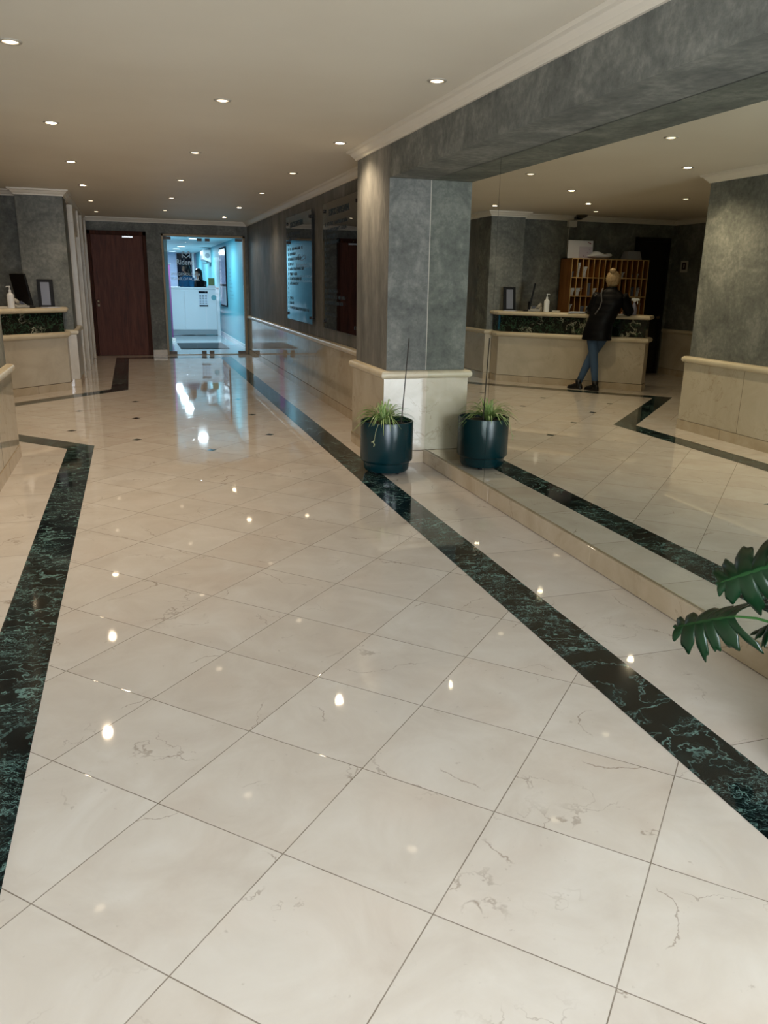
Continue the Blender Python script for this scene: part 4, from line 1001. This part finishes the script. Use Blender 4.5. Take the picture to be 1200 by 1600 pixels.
# ================================================================ PHILODENDRON AT THE RIGHT EDGE
ph_ = empty('potted_philodendron', (2.16, 1.72, 0), label='split-leaf philodendron reaching into the picture from the right edge beside the mirror', cat='potted plant')
obj('pot', lathe(bmesh.new(), [(0.0, 0.0), (0.13, 0.0), (0.15, 0.02), (0.19, 0.30), (0.195, 0.31), (0.185, 0.315), (0.175, 0.29), (0.0, 0.285)], 48), M['pot'], ph_, smooth=True)
obj('soil', lathe(bmesh.new(), [(0.174, 0.285), (0.174, 0.295), (0.0, 0.30)], 32), M['soil'], ph_)
def philo(base, tip, normal, width, lobes, parent, origin, droop=.12, curl=.5, fold=.45, seed=0):
    base, tip, nrm = Vector(base), Vector(tip), Vector(normal).normalized()
    ax = (tip - base); L = ax.length; ax.normalize(); s = ax.cross(nrm).normalized(); nrm = s.cross(ax).normalized()
    bm = bmesh.new(); uvl = bm.loops.layers.uv.new('UVMap'); rnd = random.Random(seed)
    N = lobes * 18; H = 9
    ph0 = rnd.uniform(0, .2); amp = [[rnd.uniform(.72, 1.2) for _ in range(lobes + 2)] for _ in (0, 1)]
    rows = []
    for i in range(N + 1):
        t = i / N; row = []
        for sg in (-1, 1):
            x = t * lobes + ph0 + (.18 if sg > 0 else 0) + .14 * math.sin(t * 11 + sg + seed); kx = int(x); fr_ = x - kx
            lobe = max(0.0, math.sin(math.pi * fr_)) ** .5
            env = (math.sin(math.pi * min(1, (t * .86 + .14))) ** .55) * (1.0 - .35 * t)
            wv = width * env * (.36 + .74 * lobe * (1 + .10 * math.sin(fr_ * 14 + kx * 2.1)) * amp[sg > 0][kx])
            if t > .9: wv *= (1 - t) / .1 * .9 + .1
            side = []
            for q in range(1, H + 1):
                u_ = q / H; lat = wv * u_
                fwd_ = lat * (-.75 + 1.75 * t) * (.4 + .6 * u_)
                z_ = -curl * lat * lat / width - fold * lat * (.4 + .6 * u_) * (1.25 - .5 * t) - droop * L * t * t + .010 * math.sin(fr_ * math.pi) * u_ - .004 * u_
                side.append((base + ax * (L * t + fwd_) + s * sg * lat + nrm * z_, u_))
            row.append(side)
        mid = base + ax * L * t + nrm * (-droop * L * t * t)
        line = [(p, .5 - .5 * u_) for p, u_ in reversed(row[0])] + [(mid, .5)] + [(p, .5 + .5 * u_) for p, u_ in row[1]]
        rows.append([(bm.verts.new(p), u_) for p, u_ in line])
    for i, (r1, r2) in enumerate(zip(rows, rows[1:])):
        for q in range(len(r1) - 1):
            f = bm.faces.new((r1[q][0], r1[q + 1][0], r2[q + 1][0], r2[q][0]))
            for lp_, u_ in zip(f.loops, (r1[q][1], r1[q + 1][1], r2[q + 1][1], r2[q][1])): lp_[uvl].uv = (u_, i / N)
    for v in bm.verts: v.co -= Vector(origin)
    o = obj('leaf', bm, M['philo'], parent, smooth='all', fix=False)
    md = o.modifiers.new('th', 'SOLIDIFY'); md.thickness = .0012; return o
O = (2.16, 1.72, 0)
leafs = [((2.02, 2.13, .455), (1.93, 2.37, .33), (-.45, -.55, .75), .120, 6), ((2.08, 2.00, .71), (1.965, 2.21, .56), (-.55, -.65, .6), .145, 6),
         ((2.16, 2.02, .90), (2.24, 2.12, .80), (-.2, -.6, .8), .11, 5), ((2.30, 2.0, .62), (2.38, 2.2, .50), (0, -.5, .9), .12, 5), ((2.3, 1.6, .8), (2.4, 1.4, .66), (.3, .2, .9), .13, 5), ((1.98, 1.5, .78), (1.85, 1.3, .62), (-.3, .2, .9), .13, 5), ((2.2, 2.05, .47), (2.2, 2.22, .36), (-.1, -.5, .9), .09, 5)]
for i, (b, t, n_, wv, lb) in enumerate(leafs):
    philo(b, t, n_, wv, lb, ph_, O, seed=i + 2)
    m0 = Vector(b) - Vector(O); st0 = Vector((0.02 * math.cos(i), 0.02 * math.sin(i), .29)); md_ = st0.lerp(m0, .55) + Vector((0, 0, .10))
    obj('petiole', tube(bmesh.new(), [st0, st0.lerp(md_, .5) + Vector((0, 0, .05)), md_, md_.lerp(m0, .6) + Vector((0, 0, .01)), m0], [.008, .007, .006, .005, .004], 8), M['stem'], ph_, smooth=True)
